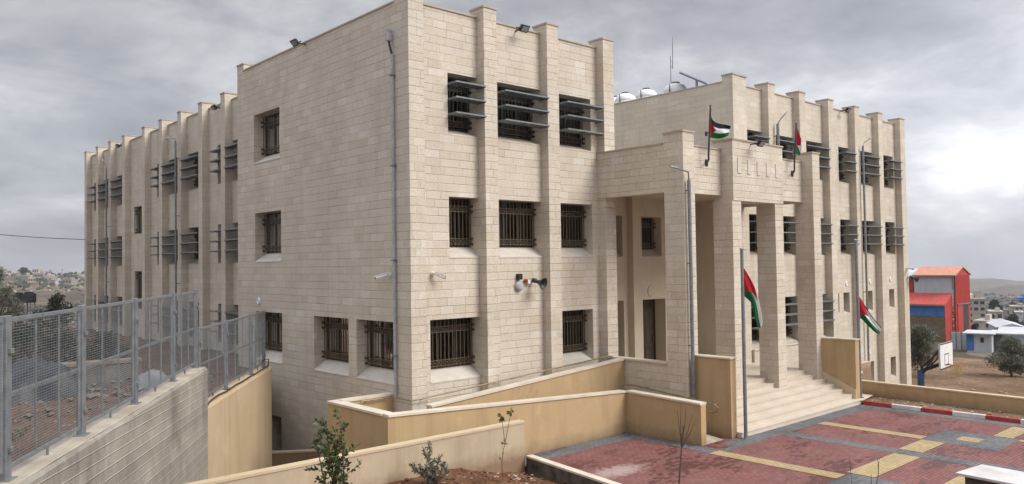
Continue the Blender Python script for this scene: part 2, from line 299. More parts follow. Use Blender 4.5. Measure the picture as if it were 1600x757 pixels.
def window(pt, a, b, za, zb, kind, blades=None):
    dp, sl = (.54, .32) if kind == 'grille' else (.54, .22)
    if kind == 'small': dp, sl = .50, .20
    if kind == 'door': dp, sl = .62, 0.0
    if kind == 'stair': dp, sl = .32, 0.0
    zi = za+sl; fw = .055; f = MB()
    pbox(f, pt, a+.003, a+fw, dp-.05, dp+.02, zi, zb); pbox(f, pt, b-fw, b-.003, dp-.05, dp+.02, zi, zb)
    pbox(f, pt, a+fw, b-fw, dp-.05, dp+.02, zb-fw, zb-.003); pbox(f, pt, a+fw, b-fw, dp-.05, dp+.02, zi+.002, zi+fw)
    n = max(1, round((b-a)/.75))
    zt = zb-.42 if (zb-zi) > 1.2 else None
    for i in range(1, n):
        u = a+(b-a)*i/n; pbox(f, pt, u-.03, u+.03, dp-.045, dp+.015, zi+fw, zb-fw)
    if zt: pbox(f, pt, a+fw, b-fw, dp-.047, dp+.013, zt-.025, zt+.025)
    w_ = f.build('window' if kind != 'door' else 'door', M['bronze'], B)
    if kind == 'door':
        g = MB(); pbox(g, pt, a+fw, b-fw, dp-.012, dp+.01, zi+fw, zb-fw)
        for i in range(n):
            ua = a+(b-a)*i/n+.13; ub = a+(b-a)*(i+1)/n-.13
            for z0, z1 in ((zi+.15, zi+.85), (zi+1.0, zb-.65)): pbox(g, pt, ua, ub, dp-.028, dp-.012, z0, z1)
        g.build('door_panel', M['door'], w_)
    else:
        g = MB(); g.quad(pt(a+fw, dp-.01, zi+fw), pt(b-fw, dp-.01, zi+fw), pt(b-fw, dp-.01, zb-fw), pt(a+fw, dp-.01, zb-fw)); g.build('glass', M['glass'], w_)
    if kind == 'door':
        h = MB(); pbox(h, pt, b-.22, b-.19, dp-.12, dp-.05, zi+.95, zi+1.25); h.build('handle', M['grille'], w_)
    s0 = R.uniform(0, .12); s1 = R.uniform(.3, .5)     # pleated blind drawn part of the way
    def pleat(u0, u1):
        bl = MB(); m = max(2, int((u1-u0)/.05)); pr = None
        for i in range(m+1):
            u = u0+(u1-u0)*i/m; d = dp+.12+(.02 if i % 2 else -.02)
            if pr: bl.quad(pt(pr[0], pr[1], zi+.03), pt(u, d, zi+.03), pt(u, d, zb-.03), pt(pr[0], pr[1], zb-.03))
            pr = (u, d)
        bl.build('blind', M['blind'], w_)
    if kind in ('grille', 'louvre', 'stair') and b-a > .5:
        L_ = b-a; pleat(a+s0*L_, a+(s0+s1*.7)*L_)
        if R.random() < .8: pleat(b-R.uniform(.18, .42)*L_, b-.02)
    if kind == 'grille':
        s = MB(); o = .004
        s.hexa([pt(a+.004, -.015, za-.03), pt(b-.004, -.015, za-.03), pt(b-.004, dp-.055, zi-.03), pt(a+.004, dp-.055, zi-.03),
                pt(a+.004, -.015, za+.006), pt(b-.004, -.015, za+.006), pt(b-.004, dp-.055, zi+.006), pt(a+.004, dp-.055, zi+.006)])
        s.build('sill', M['marble'], w_)
    if kind in ('grille', 'louvre', 'stair', 'small'):
        gr = MB(); d = dp-.16; t = .011; q = max(3, round((b-a)/.165))
        for i in range(q+1):
            u = a+.05+(b-a-.1)*i/q; pbox(gr, pt, u-t, u+t, d-t, d+t, zi+.05, zb-.05)
        zz = [zi+.10, zi+.27, zb-.42, zb-.25] if zb-zi > 1 else [zi+.1, zb-.2]
        for z in zz: pbox(gr, pt, a+.01, b-.01, d-.016, d+.016, z-.012, z+.012)
        if zb-zi > 1:
            for z0, z1 in ((zz[0], zz[1]), (zz[2], zz[3])):
                for i in range(q):
                    u0 = a+.05+(b-a-.1)*i/q; u1 = a+.05+(b-a-.1)*(i+1)/q
                    gr.bar(pt(u0+.02, d, z0+.02), pt(u1-.02, d, z1-.02), .009); gr.bar(pt(u0+.02, d, z1-.02), pt(u1-.02, d, z0+.02), .009)
                    pbox(gr, pt, (u0+u1)/2-.022, (u0+u1)/2+.022, d-.01, d+.01, (z0+z1)/2-.022, (z0+z1)/2+.022)
            for z in zz:
                for u in (a, b):
                    s_ = 1 if u == a else -1; pbox(gr, pt, min(u, u+s_*.06), max(u, u+s_*.06), d-.09, d-.02, z-.035, z+.035)
        gr.build('grille', M['grille'] if kind != 'louvre' else M['bronze'], w_)
    if kind == 'louvre':
        u0, u1 = blades or (a, b); sh = MB()
        for kz in range(3):
            z = zb-.33-.475*kz
            if z < zi+.1: continue
            for i in range(7):
                d0 = -.40+i*.062; z0 = z-.012*0
                sh.hexa([pt(u0, d0, z), pt(u1, d0, z), pt(u1, d0+.05, z-.018), pt(u0, d0+.05, z-.018), pt(u0, d0, z+.010), pt(u1, d0, z+.010), pt(u1, d0+.05, z-.008), pt(u0, d0+.05, z-.008)])
            pbox(sh, pt, u0, u1, -.425, -.40, z-.03, z+.018); pbox(sh, pt, u0, u1, .03, .05, z-.03, z+.012)
            for u in (u0+.02, (u0+u1)/2, u1-.02): pbox(sh, pt, u-.015, u+.015, -.40, .03, z-.05, z-.02)
        sh.build('sun_shade', M['blade'], w_)
    return w_
def pilaster(pt, a, b, z0, ztop, zpar, mt, proud=.35, back=.31, name='pilaster'):
    m = MB(); pbox(m, pt, a, b, -proud, 0, z0, zpar)
    pbox(m, pt, a, b, -proud, back, zpar, ztop-.06); o = m.build(name, mt, B)
    c = MB(); pbox(c, pt, a-.03, b+.03, -proud-.03, back+.03, ztop-.06, ztop); c.build('cap', M['cap'], o)
def coping(pt, a, b, z, d0=-.04, d1=.34):
    m = MB(); pbox(m, pt, a, b, d0, d1, z, z+.055); m.build('coping', M['cap'], B)
ZP, ZT = 12.11, 12.45
UP, MID, LOW = (8.30, 10.19), (4.49, 6.36), (.70, 2.56)
e = .006
# --- front tower, facade facing the plaza
t = PR(0.0); ops = []; wl = []
def op(a, b, z, kind, bl=None):
    dp, sl = {'grille': (.54, .32), 'louvre': (.54, .22), 'small': (.50, .20), 'door': (.62, 0), 'stair': (.32, 0)}[kind]
    ops.append((a, b, z[0], z[1], dp, sl)); wl.append((a, b, z[0], z[1], kind, bl))
for a, b in ((1.68, 2.87-e), (3.70, 5.66-e), (6.56, 8.18)):
    op(a, b, UP, 'louvre', (a, b+(.02 if b < 7 else .28))); op(a, b, MID, 'grille')
op(.92, 2.87-e, (.74, 2.61), 'grille'); op(6.53, 8.13, (.74, 2.60), 'grille')
w_ = MB(); wall_grid(w_, t, .54, 9.1, -3.8, ZP, ops)
w_.quad((9.1, 0, -3.8), (9.1, 1.8, -3.8), (9.1, 1.8, ZP), (9.1, 0, ZP)); w_.quad((9.1, 1.8, 7), (9.1, 11.77, 7), (9.1, 11.77, ZP), (9.1, 1.8, ZP))
w_.quad((.54, .3, 11.4), (9.1, .3, 11.4), (9.1, .3, ZP), (.54, .3, ZP))
w_.build('wall', M['stone'], B)
for x in wl: window(t, *x)
coping(t, .3, 9.1, ZP)
pilaster(t, 0, .54, -3.8, ZT, ZP, M['stone'], back=.4)
for a, b in ((2.87, 3.40), (5.66, 6.20), (8.52, 9.08)): pilaster(t, a, b, -2.0, ZT, ZP, M['stone'])
# --- front tower, facade facing left
t = PL(0.0); ops = []; wl = []
op(8.0, 10.22, UP, 'grille'); op(7.92, 10.16, MID, 'grille')
for a, b in ((7.88, 10.1), (3.18, 5.48), (.52, 2.69)): op(a, b, (.74, 2.58), 'grille')
op(7.99, 9.0, (-3.4, -1.22), 'door')
w_ = MB(); wall_grid(w_, t, 0, 11.77, -3.8, ZP, ops)
w_.quad((0, 11.77, -3.8), (1.85, 11.77, -3.8), (1.85, 11.77, ZP), (0, 11.77, ZP)); w_.quad((.3, .3, 11.4), (.3, 11.5, 11.4), (.3, 11.5, ZP), (.3, .3, ZP))
w_.build('wall', M['stone'], B)
for x in wl: window(t, *x)
coping(t, .41, 11.2, ZP, d0=-.025)
m = MB(); m.box(0, .75, 11.15, 11.77, ZP+.0, ZT-.06); o = m.build('pilaster', M['stone'], B); m = MB(); m.box(-.03, .78, 11.12, 11.80, ZT-.06, ZT); m.build('cap', M['cap'], o)
m = MB(); m.box(.3, 9.1, .3, 11.77, 11.3, 11.4); m.build('roof', M['roof'], B)
# --- left wing
t = PL(1.85); ops = []; wl = []
far = [17.25, 20.05, 22.95, 25.85, 28.75, 32.5, 35.4, 38.25, 41.1]
for rows in (UP, MID, LOW):
    op(13.9, 16.74, rows, 'louvre')
    op(17.25+e, 18.5, rows, 'louvre', (17.25+e, 18.5)); op(20.05+e, 22.45-e, rows, 'louvre'); op(22.95+e, 25.35-e, rows, 'louvre'); op(25.85+e, 27.2, rows, 'louvre')
    op(32.5+e, 34.9-e, rows, 'louvre'); op(35.4+e, 37.75-e, rows, 'louvre'); op(38.25+e, 40.05, rows, 'louvre')
op(29.4, 31.38, (6.38, 8.0), 'stair'); op(29.4, 31.3, (1.9, 4.15), 'stair')
w_ = MB(); wall_grid(w_, t, 11.77, 41.1, -3.8, ZP, ops)
w_.quad((1.85, 41.1, -3.8), (17, 41.1, -3.8), (17, 41.1, ZP), (1.85, 41.1, ZP)); w_.quad((17, 11.77, -3.8), (17, 41.1, -3.8), (17, 41.1, ZP), (17, 11.77, ZP))
w_.quad((1.85, 11.77, 7), (17, 11.77, 7), (17, 11.77, ZP), (1.85, 11.77, ZP)); w_.quad((2.15, 11.77, 11.4), (2.15, 41, 11.4), (2.15, 41, ZP), (2.15, 11.77, ZP))
w_.build('wall', M['stone2'], B)
for x in wl: window(t, *x)
coping(t, 11.77, 41.1, ZP)
for y in far: pilaster(t, y-.5, y, -3.6, ZT, ZP, M['stone2'])
m = MB(); m.box(1.86, 17, 11.78, 41.09, 11.3, 11.4); m.build('roof', M['roof'], B)
# --- right wing, facade facing the plaza
t = PR(0.02); ops = []; wl = []
pl = [(19.92, 20.5), (22.78, 23.36), (25.72, 26.28), (28.66, 29.22), (31.55, 32.1), (34.47, 35.12)]
cols = [(18.6, 19.92-e), (20.5+e, 22.78-e), (23.36+e, 25.72-e), (27.44, 28.66-e), (29.22+e, 31.55-e), (32.92, 34.22)]
for rows in (UP, MID):
    for a, b in cols: op(a, b, rows, 'louvre', (a, b+(.03 if b < 34 else .30)))
for a, b in cols[:3]: op(a, b, (.38, 2.51), 'louvre', (a, b+.03))
for a, b in ((27.6, 28.29), (30.34, 31.06), (33.22, 33.92)): op(a, b, (1.42, 2.5), 'small'); op(a-.05, b-.05, (-2.5, -1.36), 'small')
op(26.87, 27.12, (1.5, 2.49), 'small')
w_ = MB(); wall_grid(w_, t, 18.1, 35.12, -4.2, ZP, ops)
w_.quad((35.12, .02, -4.2), (35.12, 26, -4.2), (35.12, 26, ZP), (35.12, .02, ZP)); w_.quad((17, 26, -4.2), (35.12, 26, -4.2), (35.12, 26, ZP), (17, 26, ZP))
w_.quad((18.1, .32, 11.4), (35.12, .32, 11.4), (35.12, .32, ZP), (18.1, .32, ZP))
w_.build('wall', M['stone2'], B)
w_ = MB(); wall_grid(w_, PL(17.0), .2, 26, 6.9, ZP, []); w_.quad((17.3, .1, 11.4), (17.3, 26, 11.4), (17.3, 26, ZP), (17.3, .1, ZP)); w_.build('wall', M['stone2'], B)
for x in wl: window(t, *x)
coping(t, 18.0, 35.1, ZP); coping(PL(17.0), .2, 26, ZP, d0=-.025)
m = MB(); m.box(17.0, 17.56, -.33, .2, -1.36, ZT-.06); m.box(17.57, 18.1, -.315, .2, -1.36, ZT-.06); o = m.build('pilaster', M['stone2'], B)
m = MB(); m.box(16.97, 18.13, -.36, .23, ZT-.06, ZT); m.build('cap', M['cap'], o)
for a, b in pl: pilaster(t, a, b, -4.2, ZT, ZP, M['stone2'])
m = MB(); m.box(17.3, 35.1, .32, 26, 11.3, 11.4); m.build('roof', M['roof'], B)
m = MB(); m.box(18.12, 25.7, -.43, .01, -1.3, .30); o = m.build('plinth', M['stone2'], B); m = MB(); m.box(18.11, 25.71, -.47, .0, .30, .345); m.build('coping', M['cope'], o)
# --- entrance porch
X0, X1, YF = 8.48, 17.76, -3.79
t = PR(1.8); ops = []; wl = []
op(10.6, 11.98, (4.48, 6.18), 'grille'); op(13.16, 14.56, (4.48, 6.18), 'grille'); op(10.6, 12.0, (-.18, 2.70), 'door'); op(13.17, 14.76, (-.18, 2.68), 'door')
w_ = MB(); wall_grid(w_, t, 9.1, 17.0, -.2, 7.4, ops); w_.quad((16.996, .02, -.2), (16.996, 1.8, -.2), (16.996, 1.8, 6.95), (16.996, .02, 6.95)); w_.build('wall', M['porch'], B)
for x in wl: window(t, *x)
m = MB(); m.box(12.28, 12.84, 1.5, 1.8, -.2, 6.95); m.build('pilaster', M['porch'], B)
m = MB(); m.box(X0+.3, 17.4, -3.05, 1.8, 6.95, 7.02); m.build('ceiling', M['porch'], B)
m = MB(); m.box(X0+.2, 17.0, -3.1, 11.76, 7.4, 7.5); m.build('roof', M['roof'], B)
def column(x0, x1, z0, z1, cap=True):
    m = MB(); m.box(x0, x1, YF, -3.0, z0, z1); o = m.build('column', M['stone'], B)
    if cap: c = MB(); c.box(x0-.03, x1+.03, YF-.03, -2.97, z1, z1+.055); c.build('cap', M['cap'], o)
column(X0, 9.1, -1.36, 8.56); column(17.18, X1, -1.2, 8.56); column(11.33, 11.9, -1.2, 6.40, False); column(14.22, 14.8, -1.2, 6.40, False)
def parapet(b, bc, mt=M['stone']):
    m = MB(); m.box(*b); o = m.build('parapet', mt, B); c = MB(); c.box(*bc); c.build('coping', M['cap'], o); return o
parapet((X0, X0+.3, -2.999, -.001, 6.60, 8.22), (X0-.025, X0+.33, -2.97, 0, 8.22, 8.275))
parapet((9.101, 11.36, -3.33, -3.03, 6.60, 8.22), (9.13, 11.36, -3.36, -3.0, 8.22, 8.275))
parapet((14.79, 17.179, -3.33, -3.03, 6.60, 8.22), (14.79, 17.15, -3.36, -3.0, 8.22, 8.275))
parapet((X1-.3, X1, -2.999, -.33, 6.60, 8.22), (X1-.33, X1+.025, -2.97, -.33, 8.22, 8.275))
o = parapet((11.37, 14.79, YF-.03, -3.02, 6.40, 8.56), (11.33, 14.83, YF-.06, -2.97, 8.56, 8.615))
for i in range(5):
    m = MB(); x = 11.66+.645*i; m.box(x, x+.21, YF-.055, YF-.03, 7.38, 7.90); m.build('stone_strip', M['marble'], o)
m = MB(); m.box(X0+.02, X0+.27, -2.999, -.352, -1.36, .84); o = m.build('balustrade', M['stone'], B); m = MB(); m.box(X0-.03, X0+.31, -2.995, -.352, .84, .895); m.build('coping', M['cope'], o)
m = MB(); m.box(X0+.28, 17.9, -3.2, 1.8, -1.5, -.204); m.build('porch_floor', M['step'], B)
# ================================================================== entrance steps
S = thing('entrance_steps', (13.3, -5.6, -1.36), 'wide flight of cream stone steps between ochre side walls below the porch columns', 'steps')
for i in range(7):
    y1 = -3.25-.352*i; z = -.2-.1657*i; m = MB()
    m.box(9.105, 17.55, y1-.352 if 0 else y1, y1+(.352 if i else .1), -1.6, z-.03); m.box(9.105, 17.55, y1-.02, y1+(.345 if i else .1), z-.028, z); m.build('step', M['step'], S)
m = MB(); m.box(8.80, 9.1, -5.2, YF-.001, -1.6, 1.14); o = m.build('side_wall', M['ochre'] if 'ochre' in M else M['plaster'], S)
m = MB(); m.box(8.76, 9.14, -5.24, YF-.001, 1.14, 1.185); m.build('coping', M['cope'], o)
m = MB(); m.box(17.6, 17.92, -5.15, -3.3, -1.6, 1.08); o = m.build('side_wall', M['plaster'], S)
m = MB(); m.box(17.56, 17.96, -5.19, -3.3, 1.08, 1.125); m.build('coping', M['cope'], o)
m = MB(); m.hexa([(17.551, -3.3, -1.5), (17.599, -3.3, -1.5), (17.599, -5.15, -1.5), (17.551, -5.15, -1.5), (17.551, -3.3, .02), (17.599, -3.3, .02), (17.599, -5.15, -.85), (17.551, -5.15, -.85)]); m.build('stringer', M['ochre_cope'], S)
# ================================================================== wheelchair ramp
RP = thing('wheelchair_ramp', (2.5, -2.2, -1.36), 'L shaped ochre walled wheelchair ramp with cream copings along the foot of the school', 'ramp')
def slopewall(p0, p1, wd, z0, za, zb, cw=.06, name='wall'):
    """wall from p0 to p1 (plan, its outer face), thickness vector wd, base z0, top za..zb"""
    p0 = Vector((*p0, 0)); p1 = Vector((*p1, 0)); wv = Vector((*wd, 0)); Z = Vector((0, 0, 1))
    m = MB(); m.hexa([p0+Z*z0, p1+Z*z0, p1+wv+Z*z0, p0+wv+Z*z0, p0+Z*za, p1+Z*za, p1+wv+Z*zb if 0 else p1+wv+Z*zb, p0+wv+Z*za] if 0 else
                     [p0+Z*z0, p1+Z*z0, p1+wv+Z*z0, p0+wv+Z*z0, p0+Z*za, p1+Z*zb, p1+wv+Z*zb, p0+wv+Z*za])
    o = m.build(name, M['plaster'], RP)
    wn = wv.normalized()*.035; q0 = p0-wn; q1 = p1-wn; wv2 = wv+wn*2
    c = MB(); c.hexa([q0+Z*za, q1+Z*zb, q1+wv2+Z*zb, q0+wv2+Z*za, q0+Z*(za+cw), q1+Z*(zb+cw), q1+wv2+Z*(zb+cw), q0+wv2+Z*(za+cw)]); c.build('coping', M['cope'], o)
slopewall((-2.03, -2.2), (7.28, -2.2), (0, .26), -3.8, .42, -.05)
slopewall((7.28, -2.205), (7.28, -5.12), (.26, 0), -1.6, -.05, -.12)
slopewall((-2.03, .86), (-2.03, -1.94), (.27, 0), -3.8, .42, .42)
slopewall((-1.76, .86), (-.001, .86), (0, -.26), -3.8, .42, .42)
slopewall((.12, -1.12), (X0-.001, -1.12), (0, .24), -1.6, .25, .82)
m = MB()
m.quad((-1.8, -1.95, -.45), (0, -1.95, -.45), (0, .7, -.45), (-1.8, .7, -.45)); m.quad((0, -1.95, -.45), (7.4, -1.95, -.95), (7.4, -1.1, -.95), (0, -1.1, -.45))
m.quad((0, -.9, -.45), (8.5, -.9, -.1), (8.5, 0, -.1), (0, 0, -.45)); m.quad((7.5, -1.95, -.95), (8.5, -1.95, -.95), (8.5, -5.1, -1.352), (7.5, -5.1, -1.352)); m.quad((7.4, -1.95, -.95), (8.5, -1.95, -.95), (8.5, -1.1, -.95), (7.4, -1.1, -.95))
m.build('ramp_floor', M['concrete_top'], RP)
def rail(pts, brk):
    m = MB(); m.tube(pts, .024, 8); o = m.build('handrail', M['rail'], RP)
    b = MB()
    for p, q in brk: b.tube([p, q], .014, 6)
    b.build('bracket', M['rail'], o)
rail([(-1.2, .48, .40), (-.3, .48, .40), (-.12, .3, .40), (-.12, -.5, .40), (.1, -.55, .42), (8.3, -.55, .93), (8.55, -.55, .90), (8.6, -.55, .78)], [((-1, .48, .39), (-1, .6, .32)), ((.3, -.55, .42), (.3, -.35, .36)), ((3.1, -.55, .60), (3.1, -.35, .54)), ((5.9, -.55, .77), (5.9, -.35, .71)), ((8.2, -.55, .92), (8.2, -.4, .86))])
xr = 8.36
rail([(8.15, -1.22, -.02), (8.3, -1.32, .0), (xr, -1.7, .0), (xr, -4.55, -.22), (xr, -4.9, -.27), (xr, -5.02, -.36), (xr, -4.98, -.47), (xr, -4.8, -.53), (xr, -3.3, -.40)], [((xr, -2.2, 0), (8.5, -2.2, -.05)), ((xr, -4.5, -.22), (8.8, -4.5, -.28)), ((xr, -4.6, -.52), (8.8, -4.6, -.58))])
# ================================================================== ground
def sstep(a, b, x):
    t_ = max(0, min(1, (x-a)/(b-a))); return t_*t_*(3-2*t_)
from mathutils import noise as MN
def fbm(x, y, s, o=4): return MN.fractal(Vector((x*s, y*s, 3.7)), 1.0, 2.0, o)
def earth(name, c0, c1, c2, s=1.0, bs=.5, pebble=.0, rough=.95):
    m, t, b = mat(name, None, rough, 0, .15); p = pos(t)
    f = ramp(t, [(.33, c0), (.5, c1), (.68, c2)]); t.links.new(noise(t, p, .8*s, 9, .68), f.inputs[0]); c = f.outputs[0]
    g = ramp(t, [(.3, .75), (.7, 1.2)]); t.links.new(noise(t, p, 9*s, 6, .7), g.inputs[0]); c = mixc(t, 1.0, c, g.outputs[0], 'MULTIPLY')
    if pebble:
        v = nd(t, 'ShaderNodeTexVoronoi', i_Scale=7.0*s); t.links.new(p, v.inputs['Vector'])
        q = ramp(t, [(.0, pebble), (.18, pebble), (.24, 0.0)]); t.links.new(v.outputs['Distance'], q.inputs[0])
        wn = ramp(t, [(.55, 0.0), (.62, 1.0)]); t.links.new(noise(t, p, 2.0*s, 5), wn.inputs[0])
        c = mixc(t, mth(t, 'MULTIPLY', q.outputs[0], wn.outputs[0]), c, (.42, .34, .25))
    t.links.new(c, b.inputs['Base Color']); bump(t, b, noise(t, p, 14*s, 7, .7), bs, .06); return m
M['soil'] = earth('red_soil', (.105, .048, .026), (.155, .075, .04), (.22, .115, .065), 1.2, .8, .8)
M['field'] = earth('field_earth', (.125, .075, .043), (.175, .11, .066), (.255, .175, .11), .35, .6, .7)
M['yard'] = earth('yard_earth', (.075, .042, .027), (.115, .068, .045), (.165, .115, .08), .6, .7, .8)
def terrain_mat():
    m, t, b = mat('hill_ground', None, .95, 0, .1); p = pos(t)
    f = ramp(t, [(.30, (.05, .043, .032)), (.46, (.095, .072, .055)), (.56, (.15, .112, .078)), (.68, (.26, .20, .13))]); t.links.new(noise(t, mapv(t, p, (1, 1, 3)), .010, 13, .74), f.inputs[0]); c = f.outputs[0]
    g = ramp(t, [(.45, 0.0), (.6, .85)]); t.links.new(noise(t, p, .055, 8, .75), g.inputs[0]); c = mixc(t, g.outputs[0], c, (.05, .048, .03))
    s = nd(t, 'ShaderNodeSeparateXYZ'); t.links.new(p, s.inputs[0])      # stone terraces following the contours
    wv = mth(t, 'FRACT', mth(t, 'ADD', mth(t, 'DIVIDE', s.outputs[2], 2.6), mth(t, 'MULTIPLY', noise(t, p, .02, 4), 3.0)))
    e = ramp(t, [(.0, .6), (.16, 0.0), (1, 0.0)]); t.links.new(wv, e.inputs[0]); c = mixc(t, mth(t, 'MULTIPLY', e.outputs[0], noise(t, p, .09, 4)), c, (.33, .28, .22))
    t.links.new(c, b.inputs['Base Color']); return m
M['hill'] = terrain_mat()
def lerp_tab(tab, r):
    for (a, b), (c, d) in zip(tab, tab[1:]):
        if r <= c: return b+(d-b)*sstep(a, c, r) if False else b+(d-b)*(r-a)/(c-a)
    return tab[-1][1]
RT = [(0, -3.7), (60, -3.7), (80, -4.2), (110, -5.6), (180, -11), (260, -17), (500, -26.5), (1000, -44), (1700, -58), (2400, -66), (2700, -62), (3300, -90)]
LT = [(0, -3.6), (42, -3.6), (62, -.8), (90, -5), (150, -15), (260, -20), (400, -15), (600, -5), (760, 1.2), (900, 1.5), (1300, -20), (3300, -60)]
def th(r, az):
    k_ = sstep(35, 66, az); z = lerp_tab(RT, r)*(1-k_)+lerp_tab(LT, r)*k_
    x = CAM.x+r*math.cos(math.radians(az)); y = CAM.y+r*math.sin(math.radians(az))
    a = .0 if r < 75 else min(1, (r-75)/200)
    z += a*(fbm(x, y, .006, 5)*min(r*.006, 12)+fbm(x, y, .03, 4)*min(r*.0022, 2.5))
    return z
rs = [0, 10, 20, 30, 40, 45, 50, 55, 62, 70, 80]+[80*1.045**i for i in range(1, 86)]
azs = [-30+i*.7 for i in range(0, 187)]+[110, 130, 150]
m = MB()
for r_ in rs:
    for a in azs: m.v.append((CAM.x+r_*math.cos(math.radians(a)), CAM.y+r_*math.sin(math.radians(a)), th(r_, a)))
na = len(azs)
for i in range(len(rs)-1):
    for j in range(na-1): m.f.append((i*na+j, (i+1)*na+j, (i+1)*na+j+1, i*na+j+1))
o = struct(m, 'terrain', M['hill'], smooth=True)
# sports field of bare earth on the right
m = MB(); nx, ny = 70, 90; gz = lambda x, y: -3.28+.10*fbm(x, y, .35, 4)+.02*fbm(x, y, 2.0, 3)
for i in range(nx+1):
    for j in range(ny+1):
        x = 19.1+i*(33/nx); y = -42+j*(58/ny); m.v.append((x, y, gz(x, y)))
for i in range(nx):
    for j in range(ny): m.f.append((i*(ny+1)+j, (i+1)*(ny+1)+j, (i+1)*(ny+1)+j+1, i*(ny+1)+j+1))
struct(m, 'field', M['field'], smooth=True)
# near soil: planting bed below the low wall and the bank under the camera
def soil_z(x, y):
    d = (x-CAM.x)*.669+(y-CAM.y)*.743
    bank = 2.4-.262*max(0, d-3)
    bed = -.93-.50*sstep(-1.6, 1.9, x)+.10*math.exp(-((x+.2)**2+(y+4.4)**2)/1.5)
    if x > 1.0: bank = min(bank, -1.45+max(0, 15.5-d)*.3)
    return max(bank, bed)+.05*fbm(x, y, .9, 5)+.02*fbm(x, y, 5, 3)
m = MB(); nx, ny = 150, 110
for i in range(nx+1):
    for j in range(ny+1):
        x = -17+i*(30/nx); y = -30+j*(27.2/ny)
        z = soil_z(x, y)
        if x > 1.55: z = min(z, -1.6) if (x-CAM.x)*.669+(y-CAM.y)*.743 > 14 else z
        m.v.append((x, y, z))
for i in range(nx):
    for j in range(ny): m.f.append((i*(ny+1)+j, (i+1)*(ny+1)+j, (i+1)*(ny+1)+j+1, i*(ny+1)+j+1))
struct(m, 'soil', M['soil'], smooth=True)
# yard behind the fence
m = MB(); E0 = [(-19.5, -22.5, 2.3), (-12.1, -10.1, 1.55), (-6.5, -.9, 1.3), (-1.95, 5.9, .75), (-.05, 9.6, .35), (1.84, 11.9, .35), (1.84, 42, .2), (3, 62, -.5)]
E1 = [(-44, -22, 1.6), (-44, -10, 1.2), (-44, 0, .6), (-43, 12, .2), (-42, 22, 0), (-38, 32, -.2), (-34, 46, -.5), (-28, 62, -.8)]
ns, ntt = 84, 60
for i in range(ns+1):
    q = i/ns*7; k_ = min(6, int(q)); f_ = q-k_
    A = Vector(E0[k_]).lerp(Vector(E0[k_+1]), f_); Bv = Vector(E1[k_]).lerp(Vector(E1[k_+1]), f_)
    for j in range(ntt+1):
        tt = (j/ntt)**1.7; p = A.lerp(Bv, tt); p.z += (.16*fbm(p.x, p.y, .35, 4)+.05*fbm(p.x, p.y, 1.6, 3))*min(1, tt*14); m.v.append(tuple(p))
for i in range(ns):
    for j in range(ntt): m.f.append((i*(ntt+1)+j, (i+1)*(ntt+1)+j, (i+1)*(ntt+1)+j+1, i*(ntt+1)+j+1))
struct(m, 'yard_ground', M['yard'], smooth=True)
m = MB(); m.quad((-7, -2.8, -3.0), (7, -2.8, -3.0), (7, 1, -3.0), (-7, 1, -3.0)); m.quad((-7, 1, -3.0), (.0, 1, -3.0), (.0, 12, -3.2), (-7, 12, -3.2)); struct(m, 'passage_floor', M['concrete_top'])
